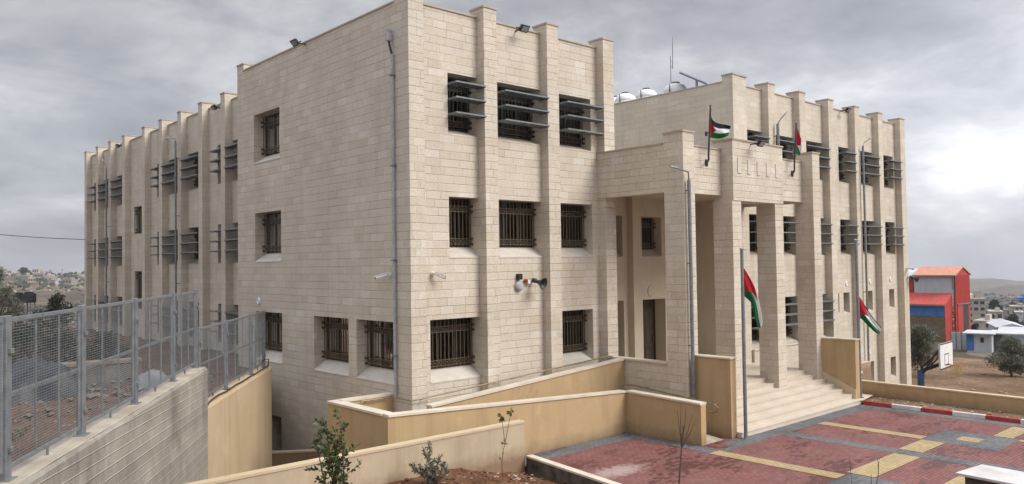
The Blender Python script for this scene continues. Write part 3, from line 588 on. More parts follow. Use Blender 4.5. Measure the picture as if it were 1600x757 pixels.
# plaza of concrete pavers
def paver(name, c0, c1, joint, wet=.6, stain=False):
    m, t, b = mat(name, None, .75, 0, .35); p = pos(t)
    br = nd(t, 'ShaderNodeTexBrick', offset=.5, offset_frequency=2); br.inputs['Color1'].default_value = (*c0, 1); br.inputs['Color2'].default_value = (*c1, 1); br.inputs['Mortar'].default_value = (*joint, 1)
    for kk, vv in (('Scale', 1.0), ('Mortar Size', .011), ('Mortar Smooth', .3), ('Brick Width', .21), ('Row Height', .105)): br.inputs[kk].default_value = vv
    t.links.new(p, br.inputs['Vector'])
    g = ramp(t, [(.3, .8), (.7, 1.12)]); t.links.new(noise(t, p, 1.1, 7, .65), g.inputs[0]); c = mixc(t, 1.0, br.outputs[0], g.outputs[0], 'MULTIPLY')
    d = ramp(t, [(.45, 0.0), (.7, .22)]); d.color_ramp.elements[1].color = (.12, .12, .12, 1); t.links.new(noise(t, p, .45, 6, .6), d.inputs[0]); c = mixc(t, d.outputs[0], c, (.30, .25, .21))
    # damp pavers: whole stones stay dark after rain
    wb = nd(t, 'ShaderNodeTexBrick', offset=.5, offset_frequency=2); wb.inputs['Color1'].default_value = (0, 0, 0, 1); wb.inputs['Color2'].default_value = (1, 1, 1, 1); wb.inputs['Mortar'].default_value = (0, 0, 0, 1)
    for kk, vv in (('Scale', 1.0), ('Mortar Size', .001), ('Brick Width', .21), ('Row Height', .105)): wb.inputs[kk].default_value = vv
    t.links.new(p, wb.inputs['Vector'])
    wn = noise(t, mapv(t, p, (.42, .9, 1)), 1.0, 5, .55)
    wf = mth(t, 'MULTIPLY_ADD', wb.outputs[0], .22, mth(t, 'SUBTRACT', wn, .11))
    wr = ramp(t, [(.575, 0.0), (.60, wet)]); t.links.new(wf, wr.inputs[0])
    c = mixc(t, wr.outputs[0], c, tuple(x*.42 for x in c0))
    if stain:   # spilt plaster on the paving near the planting bed
        s = nd(t, 'ShaderNodeVectorMath', operation='DISTANCE'); mp = nd(t, 'ShaderNodeMapping'); mp.inputs['Scale'].default_value = (.72, 1.5, 0); t.links.new(p, mp.inputs[0])
        t.links.new(mp.outputs[0], s.inputs[0]); s.inputs[1].default_value = (3.35*.72, -5.2*1.5, 0)
        q = ramp(t, [(.0, .95), (.42, .75), (.8, 0.0)]); t.links.new(mth(t, 'ADD', s.outputs['Value'], mth(t, 'MULTIPLY_ADD', noise(t, p, 6, 5, .6), 1.4, -.7)), q.inputs[0])
        c = mixc(t, mth(t, 'MULTIPLY', q.outputs[0], .6), c, (.50, .42, .38))
    t.links.new(c, b.inputs['Base Color']); rr = ramp(t, [(0, .78), (1, .42)]); t.links.new(wr.outputs[0], rr.inputs[0]); t.links.new(rr.outputs[0], b.inputs['Roughness'])
    bump(t, b, mth(t, 'SUBTRACT', mth(t, 'MULTIPLY', noise(t, p, 30, 4), .3), br.outputs['Fac']), .5, .008); return m
M['pav_red'] = paver('red_pavers', (.19, .066, .06), (.255, .10, .09), (.095, .055, .05), .8, True)
M['pav_grey'] = paver('grey_pavers', (.118, .121, .126), (.165, .168, .173), (.085, .083, .08), .6)
M['pav_yel'] = paver('yellow_pavers', (.38, .285, .14), (.46, .355, .19), (.28, .2, .1), .15)
PZ = -1.36
def sheet(mb, x0, x1, y0, y1, z): mb.quad((x0, y0, z), (x1, y0, z), (x1, y1, z), (x0, y1, z))
m = MB(); m.quad((1.98, -2.2, PZ), (1.40, -7.1, PZ), (.9, -11, PZ), (.9, -22, PZ), (17.44, -22, PZ), (17.44, -2.2, PZ)); struct(m, 'plaza', M['pav_red'])
m = MB(); z = PZ+.004
for q in ((8.0, 16.85, -6.0, -5.3), (16.86, 17.44, -22, -5.3), (2.0, 6.7, -2.95, -2.2), (6.71, 7.28, -5.75, -2.2), (6.72, 7.99, -6.0, -5.76), (10.42, 11.0, -14.9, -6.01), (12.75, 14.78, -11.5, -9.38), (5.3, 7.40, -11.6, -9.68), (14.1, 14.7, -9.37, -6.01) if 0 else (12.75, 14.78, -16.5, -15.2)): sheet(m, *q, z)
struct(m, 'paving_bands', M['pav_grey'])
m = MB(); z = PZ+.008
for q in ((12.82, 13.32, -9.34, -5.98), (11.02, 12.73, -10.08, -9.40), (7.44, 10.40, -10.25, -9.52), (6.66, 7.18, -9.62, -5.80), (13.45, 14.08, -10.74, -10.12), (14.80, 16.72, -11.3, -10.75), (14.5, 14.78, -15.2, -11.52), (7.42, 10.4, -12.4, -11.7), (6.0, 6.6, -10.9, -10.3)): sheet(m, *q, z)
struct(m, 'paving_strips', M['pav_yel'])
M['kred'] = noisy('red_kerb_paint', (.36, .028, .025), (.46, .05, .045), 5, .5, bs=.05, c2=(.25, .12, .1), s2=3, f2=.4)
M['kwhite'] = noisy('white_kerb_paint', (.64, .63, .61), (.76, .75, .73), 5, .5, bs=.05, c2=(.42, .36, .3), s2=3, f2=.5)
LK = ['red painted kerb stone at the foot of the entrance steps', 'white painted kerb stone nearest the entrance steps', 'red painted kerb stone between the two white ones', 'white painted kerb stone second from the steps', 'red painted kerb stone cut by the right edge of the picture', 'white painted kerb stone farthest from the steps']
for i in range(6):
    y = -5.47-1.06*i; m = MB(); m.box(17.45, 17.60, y-1.052, y, -1.55, -1.21)
    solo(m, 'kerb_stone', M['kred' if i % 2 == 0 else 'kwhite'], (17.52, y-.53, -1.5), LK[i], 'kerb stone', 'painted kerb stones beside the plaza', bevel=.018)
m = MB()
for i in range(16):
    for j in range(40):
        pass
nx, ny = 10, 60
for i in range(nx+1):
    for j in range(ny+1):
        x = 17.55+i*.18; y = -19+j*(14.6/ny); m.v.append((x, y, -1.27+.05*fbm(x, y, 1.8, 4)))
for i in range(nx):
    for j in range(ny): m.f.append((i*(ny+1)+j, (i+1)*(ny+1)+j, (i+1)*(ny+1)+j+1, i*(ny+1)+j+1))
struct(m, 'soil_strip', M['field'], smooth=True)
m = MB(); m.quad((17.46, -5.45, -1.21), (19.0, -5.2, -1.21), (19.4, -3.2, -1.21), (17.46, -3.2, -1.21)); struct(m, 'landing_paving', M['cope'])
# ================================================================== low walls
def wall_thing(name, p0, p1, th_, z0, z1, mt, cmt, label, ch=.05, ov=.03, z1b=None, cat='wall'):
    p0 = Vector((*p0, 0)); p1 = Vector((*p1, 0)); d = (p1-p0).normalized(); n = Vector((-d.y, d.x, 0)); Z = Vector((0, 0, 1)); z1b = z1 if z1b is None else z1b
    T = thing(name, (p0.x, p0.y, z0), label, cat)
    def hx(o_, za, zb, zc, zd):
        a = p0-n*o_; b = p1-n*o_; c = p1+n*(th_+o_); e_ = p0+n*(th_+o_)
        return [a+Z*za, b+Z*zb, c+Z*zb, e_+Z*za, a+Z*zc, b+Z*zd, c+Z*zd, e_+Z*zc]
    MB().hexa(hx(0, z0, z0, z1-ch, z1b-ch)).build('wall', mt, T)
    MB().hexa(hx(ov, z1-ch, z1b-ch, z1, z1b)).build('coping', cmt, T); return T
wall_thing('garden_wall', (-7.9, -3.12), (1.82, -3.12), .22, -3.2, -.08, M['pale_plaster'], M['ochre_cope'], 'low pale plastered wall behind the red soil bed, in front of the ramp', .06, .02)
wall_thing('garden_wall', (19.25, -3.2), (18.55, -16), .24, -3.6, -.70, M['plaster'], M['ochre_cope'], 'low ochre wall between the painted kerb and the sports field', .05, .02)
a = bp(1340, 569, 1, -1.9); b_ = bp(1361, 568, 1, -1.9)
wall_thing('garden_wall', (a.x, -1.9), (b_.x, -1.9), .25, -3.6, a.z, M['pale_plaster'], M['ochre_cope'], 'short tan wall behind the right flagpole, below the small windows', .04, .02)
wall_thing('garden_wall', (-1.62, 6.3), (-.03, 5.2), .2, -3.6, -1.95, M['plaster'], M['ochre_cope'], 'low ochre wall at the foot of the basement doorway', .05, .02)
wall_thing('garden_wall', (-1.75, 6.6), (-.02, 9.9), .2, -3.6, .45, M['plaster'], M['ochre_cope'], 'ochre wall closing the passage behind the lower fence', .05, .02)
K = thing('bed_kerb', (1.9, -2.95, -1.5), 'raised concrete kerb with a damp dark side between soil bed and paving', 'kerb')
m = MB(); pA, pB = Vector((1.86, -3.13, 0)), Vector((1.30, -7.1, 0)); nn = Vector((.99, -.14, 0))*.20
def kh(z0, z1, o_=0):
    Z = Vector((0, 0, 1)); q = nn.normalized()*o_; return [pA-q+Z*z0, pB-q+Z*z0, pB+nn+q+Z*z0, pA+nn+q+Z*z0, pA-q+Z*z1, pB-q+Z*z1, pB+nn+q+Z*z1, pA+nn+q+Z*z1]
M['damp'] = noisy('damp_concrete', (.035, .03, .025), (.11, .09, .07), 3, .8, 7, bs=.4, c2=(.22, .18, .13), s2=2.5, f2=.5)
MB().hexa(kh(-1.8, -1.10)).build('side', M['damp'], K); MB().hexa(kh(-1.10, -1.04, .012)).build('top', M['cope'], K, bevel=.01)
T = thing('parapet_wall', (6.5, -12.9, -1.36), 'low dark stone wall with a wide white cap, cut by the bottom right corner', 'wall')
m = MB(); m.hexa([(6.05, -12.86, -1.5), (7.05, -13.0, -1.5), (6.2, -22, -1.5), (5.2, -22, -1.5), (6.05, -12.86, -.56), (7.05, -13.0, -.56), (6.2, -22, -.56), (5.2, -22, -.56)]); m.build('body', M['damp'], T)
m = MB(); m.hexa([(5.95, -12.70, -.56), (7.13, -12.86, -.56), (6.3, -22, -.56), (5.1, -22, -.56), (5.95, -12.70, -.50), (7.13, -12.86, -.50), (6.3, -22, -.50), (5.1, -22, -.50)]); m.build('cap', M['capwhite'], T, bevel=.01)
# ================================================================== retaining wall and fences on the left
fl = [Vector(p) for p in ((-11.44, -9.07, 0), (-10.14, -7.1, 0), (-8.82, -4.91, 0), (-7.48, -2.58, 0), (-6.30, -.74, 0))]
fd = (fl[4]-fl[0]).normalized(); fn = Vector((fd.y, -fd.x, 0))           # fn points to the passage side
fl = [fl[0]+fd*((p-fl[0]).dot(fd)) for p in fl]
C_ = thing('retaining_wall', fl[2], 'grey board marked concrete retaining wall carrying the upper mesh fence', 'wall')
pa = fl[0]-fd*10; pb = fl[4]+fd*.13; Z = Vector((0, 0, 1))
m = MB(); ns = 60
for i in range(ns+1):
    p = pa.lerp(pb, i/ns); j = .012*math.sin(i*1.3)+.01*R.uniform(-1, 1)
    for q in (p-fn*.22-Z*3.5, p+fn*(.24)-Z*3.5, p+fn*.24+Z*1.90, p+fn*(.20+j*.5)+Z*(1.945+j*.6), p-fn*.22+Z*1.95): m.v.append(tuple(q))
for i in range(ns):
    for k_ in range(5): m.f.append((i*5+k_, (i+1)*5+k_, (i+1)*5+(k_+1) % 5, i*5+(k_+1) % 5))
m.f.append((0, 1, 2, 3, 4)); m.f.append(tuple(ns*5+k_ for k_ in range(5))[::-1]); m.build('wall', M['concrete'], C_)
m = MB(); m.hexa([pa-fn*.215+Z*1.951, pb-fn*.215+Z*1.951, pb+fn*.19+Z*1.951, pa+fn*.19+Z*1.951, pa-fn*.21+Z*1.962, pb-fn*.21+Z*1.962, pb+fn*.18+Z*1.962, pa+fn*.18+Z*1.962]); m.build('top', M['concrete_top'], C_)
g0 = pb+fd*.01; g1 = Vector((-1.91, 5.20, 0)); gd = (g1-g0).normalized(); gn = Vector((gd.y, -gd.x, 0))
D_ = thing('retaining_wall', g0, 'smooth ochre plastered retaining wall under the lower mesh fence, black cable along its top', 'wall')
m = MB(); ns = 24
for i in range(ns+1):
    p = g0.lerp(g1, i/ns); j = .03*fbm(i*.4, 1.7, 1.0, 4)
    for q in (p-gn*.3-Z*3.6, p+gn*.22-Z*3.6, p+gn*.22+Z*(.98+j), p+gn*.17+Z*(1.05+j), p-gn*.3+Z*1.06): m.v.append(tuple(q))
for i in range(ns):
    for k_ in range(5): m.f.append((i*5+k_, (i+1)*5+k_, (i+1)*5+(k_+1) % 5, i*5+(k_+1) % 5))
m.f.append((0, 1, 2, 3, 4)); m.f.append(tuple(ns*5+k_ for k_ in range(5))[::-1]); m.build('wall', M['plaster2'], D_)
def fence(posts, zb, hgt, d, n, label, base):
    F = thing('mesh_fence', base, label, 'fence', 'galvanised mesh fences on the retaining walls')
    for p in posts:
        m = MB(); q = lambda a, b, c: tuple(p+d*a+n*b+Z*(zb+c))
        m.hexa([q(-.075, -.04, 0), q(.075, -.04, 0), q(.075, .04, 0), q(-.075, .04, 0), q(-.075, -.04, hgt), q(.075, -.04, hgt), q(.075, .04, hgt), q(-.075, .04, hgt)])
        m.hexa([q(-.11, -.07, .0), q(.11, -.07, .0), q(.11, .09, .0), q(-.11, .09, .0), q(-.11, -.07, .012), q(.11, -.07, .012), q(.11, .09, .012), q(-.11, .09, .012)])
        for c in (.30, hgt-.42): m.hexa([q(-.03, .04, c), q(.05, .04, c), q(.05, .075, c), q(-.03, .075, c), q(-.03, .04, c+.06), q(.05, .04, c+.06), q(.05, .075, c+.06), q(-.03, .075, c+.06)])
        m.build('post', M['galv'], F, bevel=.006)
    for a, b in zip(posts, posts[1:]):
        L_ = (b-a).length; f = MB(); u0, u1 = .10, L_-.10; z0, z1 = .12, hgt-.05
        P = lambda u, z, o_=0: a+d*u+n*o_+Z*(zb+z)
        f.bar(P(u0, z1), P(u1, z1), .045, .045); f.bar(P(u0, z0), P(u1, z0), .045, .045); f.bar(P(u0, z0), P(u0, z1), .03); f.bar(P(u1, z0), P(u1, z1), .03)
        f.bar(P(u0, (z0+z1)/2-.02), P(u1, (z0+z1)/2-.02), .02, .045)
        for k_ in (1, 2): f.bar(P(u0+(u1-u0)*k_/3, z0), P(u0+(u1-u0)*k_/3, z1), .022)
        for u in (L_*.5,): f.bar(P(u, 0), P(u, z0), .06, .02)
        o = f.build('panel_frame', M['galv'], F)
        w__ = MB(); nz = int((z1-z0)/.033); nu = int((u1-u0)/.075)
        for i in range(1, nz): w__.bar(P(u0, z0+(z1-z0)*i/nz, .012), P(u1, z0+(z1-z0)*i/nz+.0, .012), .004, .0055)
        for i in range(1, nu): w__.bar(P(u0+(u1-u0)*i/nu, z0, .016), P(u0+(u1-u0)*i/nu, z1, .016), .003)
        w__.build('wire_mesh', M['wire'], o)
fence([fl[0]-fd*2.5]+fl, 1.962, 1.80, fd, fn, 'upper galvanised wire mesh fence standing on the grey concrete wall', fl[2]+Z*1.96)
gp = [g0+gd*((Vector(q)-g0).dot(gd)) for q in ((-4.78, 1.46, 0), (-3.13, 3.74, 0), (-2.0, 5.10, 0))]
fence([g0+gd*.12]+gp, 1.075, 1.80, gd, gn, 'lower galvanised wire mesh fence standing on the ochre wall', g0+Z*1.07)
m = MB(); pts = [g0+gd*.05+gn*.20+Z*(1.02)]
LL = (g1-g0).length
for i in range(1, 24):
    u = LL*i/24; pts.append(g0+gd*u+gn*(.19+.02*math.sin(i))+Z*(1.09+.04*abs(math.sin(i*.55))))
pts += [g1-gd*.15+gn*.16+Z*1.30, g1-gd*.30+gn*.05+Z*1.33, g1-gd*.36-gn*.06+Z*1.15]
m.tube(pts, .022, 6); solo(m, 'cable', M['cable'], g0+Z*1.0, 'dark cable lying along the top of the ochre retaining wall', 'cable')
# ================================================================== things fixed to the school
def floodlight(p, out, side, label, tilt=.5):
    """p on the wall top, out = outward unit vector"""
    p = Vector(p); out = Vector(out); T = thing('floodlight', p, label, 'floodlight', 'black floodlights on the parapets')
    s = Vector((-out.y, out.x, 0)); c = p+out*.42+Vector((0, 0, -.02)); dn = (out*.75-Vector((0, 0, .66))).normalized(); upv = dn.cross(s).normalized()
    if upv.z < 0: upv = -upv
    def hx(c, a, b, t):
        a *= .68; b *= .68; return [c-s*a-upv*b-dn*t, c+s*a-upv*b-dn*t, c+s*a-upv*b+dn*t, c-s*a-upv*b+dn*t, c-s*a+upv*b-dn*t, c+s*a+upv*b-dn*t, c+s*a+upv*b+dn*t, c-s*a+upv*b+dn*t]
    m = MB(); m.hexa(hx(c, .24, .18, .03)); 
    for i in range(-3, 4): m.hexa(hx(c-dn*.045+s*(.06*i), .006, .15, .018))
    m.build('housing', M['black'], T)
    m = MB(); m.hexa(hx(c+dn*.033, .19, .13, .005)); m.build('lamp_glass', M['lens'], T)
    m = MB(); m.bar(p-out*.02, p+out*.40, .04); m.bar(p+out*.3-s*.26, p+out*.3+s*.26, .03); m.build('bracket', M['black'], T)
oR, oL = (0, -1, 0), (-1, 0, 0)
floodlight((4.56, -.02, 12.02), oR, 0, 'black floodlight on the parapet of the front tower, above the wide louvred window')
p = bp(1189, 226, 1, YF-.45); floodlight((p.x, YF-.05, p.z+.05), oR, 0, 'black floodlight on the porch parapet between the two wall flags')
floodlight((27.75, 0, 12.10), oR, 0, 'black floodlight on the parapet of the right wing')
floodlight((0, 5.95, 12.06), oL, 0, 'black floodlight on the left parapet of the front tower')
p = bp(335, 168, 0, 1.45); floodlight((1.84, p.y, p.z), oL, 0, 'black floodlight on the left wing parapet near the tower')
p = bp(184, 228, 0, 1.45); floodlight((1.84, p.y, p.z), oL, 0, 'black floodlight on the far end of the left wing parapet')
def cctv(p, out, aim, label):
    p = Vector(p); out = Vector(out); aim = Vector(aim).normalized(); T = thing('security_camera', p, label, 'camera', 'white security cameras on the walls')
    m = MB(); m.lathe(p, [(.07, 0), (.07, .05), (.03, .06)], 12, out); m.tube([p, p+out*.14, p+out*.18+Vector((0, 0, -.02))], .028, 8); m.build('mount', M['white'], T)
    c = p+out*.18; m = MB(); m.tube([c-aim*.05, c+aim*.30], .052, 12); m.hexa([c+aim*a+Vector((0, 0, .045))+Vector((-aim.y, aim.x, 0)).normalized()*b+Vector((0, 0, h)) for h in (0, .018) for a, b in ((-.06, -.06), (.36, -.06), (.36, .06), (-.06, .06))]); m.build('body', M['white'], T)
    m = MB(); m.tube([c+aim*.301, c+aim*.315], .045, 12); m.build('lens', M['black'], T)
cctv((0, .72, 3.98), oL, (-.75, .35, -.22), 'white security camera on the left face of the tower, beside the tall conduit')
cctv((1.02, 0, 4.0), oR, (.62, -.5, -.35), 'white security camera on the right face of the tower near its corner')
p = bp(139, 458, 0, 1.85); cctv((1.86, p.y, p.z), oL, (-.8, .4, -.2), 'white security camera at the far end of the left wing')
p = bp(1408, 420, 1, -.33); cctv((34.85, -.34, p.z), oR, (-.5, -.7, -.1), 'white security camera above the horn speaker at the right end of the school')
def horn(p, aim, label, s=1.0):
    p = Vector(p); aim = Vector(aim).normalized(); T = thing('horn_speaker', p, label, 'speaker', 'black horn speakers')
    c = p+Vector((0, -.22, 0))*s; m = MB(); m.lathe(c, [(.03, -.12), (.075, -.12), (.075, .02), (.045, .03), (.06, .10), (.10, .20), (.19, .33), (.20, .34), (.185, .335), (.09, .2), (.03, .05)], 20, aim); m.build('horn', M['dark_plastic'], T, smooth=True)
    m = MB(); m.bar(p, c, .03); m.box(p.x-.05, p.x+.05, p.y-.02, p.y, p.z-.06, p.z+.06); m.build('bracket', M['grey_plastic'], T)
horn((5.10, 0, 3.68), (.16, -.95, -.25), 'black horn speaker beside the red siren on the tower wall')
p = bp(1410, 434, 1, -.33); horn((34.95, -.35, p.z), (.75, -.6, -.3), 'black horn speaker at the right end of the school', 1.0)
T = thing('alarm_siren', (4.78, 0, 3.68), 'small red alarm siren between the bell and the horn speaker', 'siren')
m = MB(); m.lathe((4.78, 0, 3.70), [(.03, 0), (.03, .05), (.065, .06), (.065, .13), (.04, .16)], 14, oR); m.build('siren', M['red_plastic'], T, smooth=False)
m = MB(); m.box(4.85, 4.95, -.12, 0, 3.60, 3.72); m.build('base', M['white'], T)
T = thing('school_bell', (4.50, 0, 3.45), 'round grey bell with a black box above it on the tower wall', 'bell')
m = MB(); m.lathe((4.50, 0, 3.53), [(.16, 0.0), (.17, .05), (.155, .10), (.10, .14), (.03, .15)], 22, oR); m.build('gong', M['grey_plastic'], T, smooth=False)
m = MB(); m.box(4.42, 4.58, -.14, 0, 3.74, 3.93); m.build('box', M['black'], T)
def vent(p, out, label, r=.13):
    p = Vector(p); m = MB(); m.lathe(p, [(r, -.01), (r, .03), (r*.85, .05), (r*.8, .05), (r*.7, .03), (r*.25, .035), (r*.2, .05)], 18, out)
    solo(m, 'wall_vent', M['white'] if r < .2 else M['porch'], p, label, 'vent', 'round wall vents')
vent((0, 9.82, 2.98), oL, 'round white vent beside the end of the lower fence on the left wall')
vent((13.77, 1.8, 3.03), oR, 'round pale disc over the porch door', .24)
for x, z, l in ((27.95, 2.98, 'above the small window nearest the porch'), (30.75, 3.02, 'above the middle small window'), (33.4, 3.08, 'above the small window at the far right'), (27.8, -.82, 'low on the right wing behind the right flagpole'), (30.5, -.84, 'low on the right wing between two ribs')):
    vent((x, .02, z), oR, 'round white vent '+l+(' on the right wing' if 'wing' not in l else ''))
# conduits and wall lamps
def walllamp(pts, rp, head, label, stands, name='wall_lamp'):
    T = thing(name, pts[0], label, 'lamp', 'grey pole lamps along the school')
    m = MB(); m.tube(pts[:-2], rp, 10); o = m.build('pole', M['galv'], T, smooth=False)
    m = MB(); m.tube(pts[-3:], rp*.42, 8); m.build('arm', M['galv'], T)
    a, b = head; m = MB(); m.bar(a, b, .09, .05); m.build('lamp_head', M['grey_plastic'], T)
    for q, w__ in stands: MB().bar(q, w__, .04).build('clamp', M['galv'], T)
x, y = 1.30, 22.66
walllamp([(x, y, 0), (x, y, 6), (x, y, 10.9), (x-.02, y, 11.0), (x-.35, y, 11.04)], .05, ((x-.30, y, 11.04), (x-.5, y, 11.02)), 'tall grey pole lamp on the left wing, nearer the tower', [((x, y, h), (1.52, y, h)) for h in (3.5, 7, 10)])
x, y = 1.30, 35.1
walllamp([(x, y, 0), (x, y, 6), (x, y, 10.7), (x-.02, y+.05, 10.9), (x-.18, y+.1, 11.2)], .05, ((x-.18, y+.1, 11.15), (x-.22, y+.1, 11.3)), 'tall grey pole lamp at the far end of the left wing', [((x, y, h), (1.52, y, h)) for h in (3.5, 7, 10)])
x, y = 8.62, YF-.12
walllamp([(x, y, -1.36), (x, y, 4), (x-.01, y, 6.95), (x-.04, y, 7.20), (x-.95, y-.05, 7.30)], .062, ((x-.72, y-.04, 7.30), (x-1.08, y-.05, 7.31)), 'grey pole lamp with a long arm at the corner column of the porch', [((x, y, h), (x, YF, h)) for h in (1.5, 4.2, 6.6)])
x, y = 20.42, -.50
walllamp([(x, y, -1), (x, y, 5), (x, y, 10.55), (x+.12, y-.1, 10.8), (x+.3, y-.25, 11.05)], .068, ((x+.26, y-.2, 11.0), (x+.36, y-.3, 11.12)), 'thick grey pole lamp rising behind the porch parapet', [((x, y, h), (x, -.33, h)) for h in (2.5, 6, 10)])
p = bp(1343.5, 215, 1, -.5); x, y = p.x+.35, -.50
walllamp([(x, y, -3.3), (x, y, 5), (x-.02, y, 10.3), (x+.05, y-.05, 10.5), (x+.38, y-.25, 10.72)], .058, ((x+.3, y-.2, 10.7), (x+.46, y-.3, 10.76)), 'tall grey pole lamp on the right wing beside the right flagpole', [((x, y, h), (x, -.33, h)) for h in (2.5, 6, 9.5)])
T = thing('cable_conduit', (-.08, .40, .4), 'tall grey conduit with a junction box on top, running up the tower corner', 'conduit')
m = MB(); m.tube([(-.07, .40, .42), (-.07, .40, 10.55)], .046, 10); m.build('pipe', M['grey_plastic'], T)
m = MB(); m.tube([(-.07, .40, 10.5), (-.10, .46, 10.75), (-.12, .50, 10.95)], .035, 8); m.build('bend', M['black'], T)
m = MB(); m.box(-.22, -.06, .42, .54, 10.95, 11.27); m.tube([(-.14, .48, 11.26), (-.14, .48, 11.32)], .04, 8); m.build('junction_box', M['grey_plastic'], T)
for h in (1.6, 4.4, 7.2, 9.9): MB().box(-.14, 0, .33, .47, h, h+.04).build('clamp', M['galv'], T)
# ------------------------------------------------------------------ roof
def tank(p, label):
    p = Vector(p); T = thing('water_tank', p, label, 'water tank', 'white water tanks on the roof')
    prof = [(.60, 0)]
    for i in range(6): z = .06+i*.18; prof += [(.60, z), (.625, z+.05), (.625, z+.11), (.60, z+.15)]
    prof += [(.58, 1.18), (.50, 1.30), (.30, 1.40), (.28, 1.42)]
    m = MB(); m.lathe(p+Vector((0, 0, 1.1)), prof, 28); m.build('tank', M['white'], T, smooth=True)
    m = MB(); m.lathe(p+Vector((0, 0, 2.53)), [(.25, 0), (.25, .045), (.20, .08), (.05, .09)], 20); m.build('lid', M['black'], T)
    m = MB(); 
    for a in (-.45, .45):
        for b in (-.45, .45): m.box(p.x+a-.03, p.x+a+.03, p.y+b-.03, p.y+b+.03, p.z, p.z+1.06)
    m.box(p.x-.6, p.x+.6, p.y-.6, p.y+.6, p.z+1.06, p.z+1.1); m.build('stand', M['galv'], T)
    m = MB(); m.tube([p+Vector((-.64, -.1, 1.2)), p+Vector((-.64, -.1, 2.4))], .025, 6); m.build('pipe', M['black'], T)
for ti, (px, py, d, l) in enumerate(((977, 145, 47, 'white roof water tank nearest the front tower, in front of a half hidden one'), (1010, 138.5, 45.5, 'white roof water tank in the middle of the row'), (1055, 129.0, 42, 'largest looking white roof water tank, beside the antenna'), (962, 151, 48.5, 'white roof water tank half hidden by the front tower'))):
    q = at(px, py, d); tank((q.x, q.y, q.z-2.61), l)
    m = MB(); m.box(q.x-.7, q.x+.7, q.y-.7, q.y+.7, 11.38, q.z-2.61); 
    if q.z-2.61 > 11.45: solo(m, 'tank_base', M['roof'], (q.x, q.y, 11.4), 'concrete roof base under the '+['first water tank beside the tower', 'middle water tank', 'water tank beside the antenna', 'half hidden water tank'][ti], 'plinth')
q = at(1049, 128, 42.6); T = thing('roof_antenna', (q.x, q.y, 11.4), 'thin forked antenna mast on the roof between the tanks and the solar panel', 'antenna')
qt = at(1049.5, 62, 42.6); qm = at(1047.5, 88, 42.6)
m = MB(); m.tube([(qm.x, qm.y, 11.4), tuple(qm)], .022, 6); m.build('mast', M['galv'], T)
m = MB(); a_ = at(1051, 108, 42.6); m.tube([tuple(a_), tuple(at(1051, 75, 42.6)), tuple(at(1051, 58, 42.6))], [.025, .022, .012], 6); m.bar(at(1047.7, 96, 42.6), a_+(at(1051, 96, 42.6)-a_), .02); m.bar(at(1047.7, 105, 42.6), at(1051, 105, 42.6), .02); m.build('whip', M['galv'], T)
T = thing('solar_panel', (20.9, 4.7, 11.4), 'tilted solar panel on the roof seen from its edge', 'solar panel')
A_ = at(1062, 114, 41); Bq = at(1105, 132, 40.2); dv = (Bq-A_); _sv = ray(1085, 120); sv = Vector((_sv.x, _sv.y, 0)).normalized()*1.9+Vector((0, 0, .50))
nv = dv.cross(sv).normalized()*.025
M['pv'] = mat('solar_cells', (.10, .12, .16), .2)[0]
m = MB(); m.hexa([A_-nv, Bq-nv, Bq+sv-nv, A_+sv-nv, A_+nv, Bq+nv, Bq+sv+nv, A_+sv+nv]); m.build('panel', M['pv'], T)
m = MB(); e1 = dv.normalized()
for a, b in ((A_, Bq), (A_+sv, Bq+sv), (A_, A_+sv), (Bq, Bq+sv)): m.bar(a-nv*1.3, b-nv*1.3, .035)
m.build('frame', M['galv'], T)
for s_ in (.15, .85):
    q = A_+dv*.62+sv*s_; MB().bar((q.x, q.y, 11.4), q, .09).build('leg', M['grey_plastic'], T)
for i, (px, py, l) in enumerate(((1420, 190, ''),)): pass
# ------------------------------------------------------------------ flags
def flag_mat():
    m, t, b = mat('flag_cloth', None, .8, 0, .2); uv = nd(t, 'ShaderNodeUVMap'); s = nd(t, 'ShaderNodeSeparateXYZ'); t.links.new(uv.outputs[0], s.inputs[0])
    u, v = s.outputs[0], s.outputs[1]
    r1 = ramp(t, [(0, (.006, .11, .025)), (.3333, (.72, .72, .72)), (.6667, (.008, .008, .008))], 'CONSTANT'); t.links.new(v, r1.inputs[0])
    tri = mth(t, 'LESS_THAN', mth(t, 'ADD', mth(t, 'DIVIDE', u, .40), mth(t, 'MULTIPLY', mth(t, 'ABSOLUTE', mth(t, 'SUBTRACT', v, .5)), 2.0)), 1.0)
    c = mixc(t, tri, r1.outputs[0], (.40, .012, .025)); t.links.new(c, b.inputs['Base Color'])
    tl = nd(t, 'ShaderNodeBsdfTranslucent'); t.links.new(c, tl.inputs[0]); mx = nd(t, 'ShaderNodeMixShader', i_0=.25)
    o = t.nodes['Material Output']; t.links.new(b.outputs[0], mx.inputs[1]); t.links.new(tl.outputs[0], mx.inputs[2]); t.links.new(mx.outputs[0], o.inputs[0]); return m
M['flag'] = flag_mat()
def curve(pts, t_):
    q = t_*(len(pts)-1); i = min(int(q), len(pts)-2); f_ = q-i
    p0 = pts[max(i-1, 0)]; p1 = pts[i]; p2 = pts[i+1]; p3 = pts[min(i+2, len(pts)-1)]
    return tuple(.5*((2*p1[k])+(-p0[k]+p2[k])*f_+(2*p0[k]-5*p1[k]+4*p2[k]-p3[k])*f_**2+(-p0[k]+3*p1[k]-3*p2[k]+p3[k])*f_**3) for k in range(2))
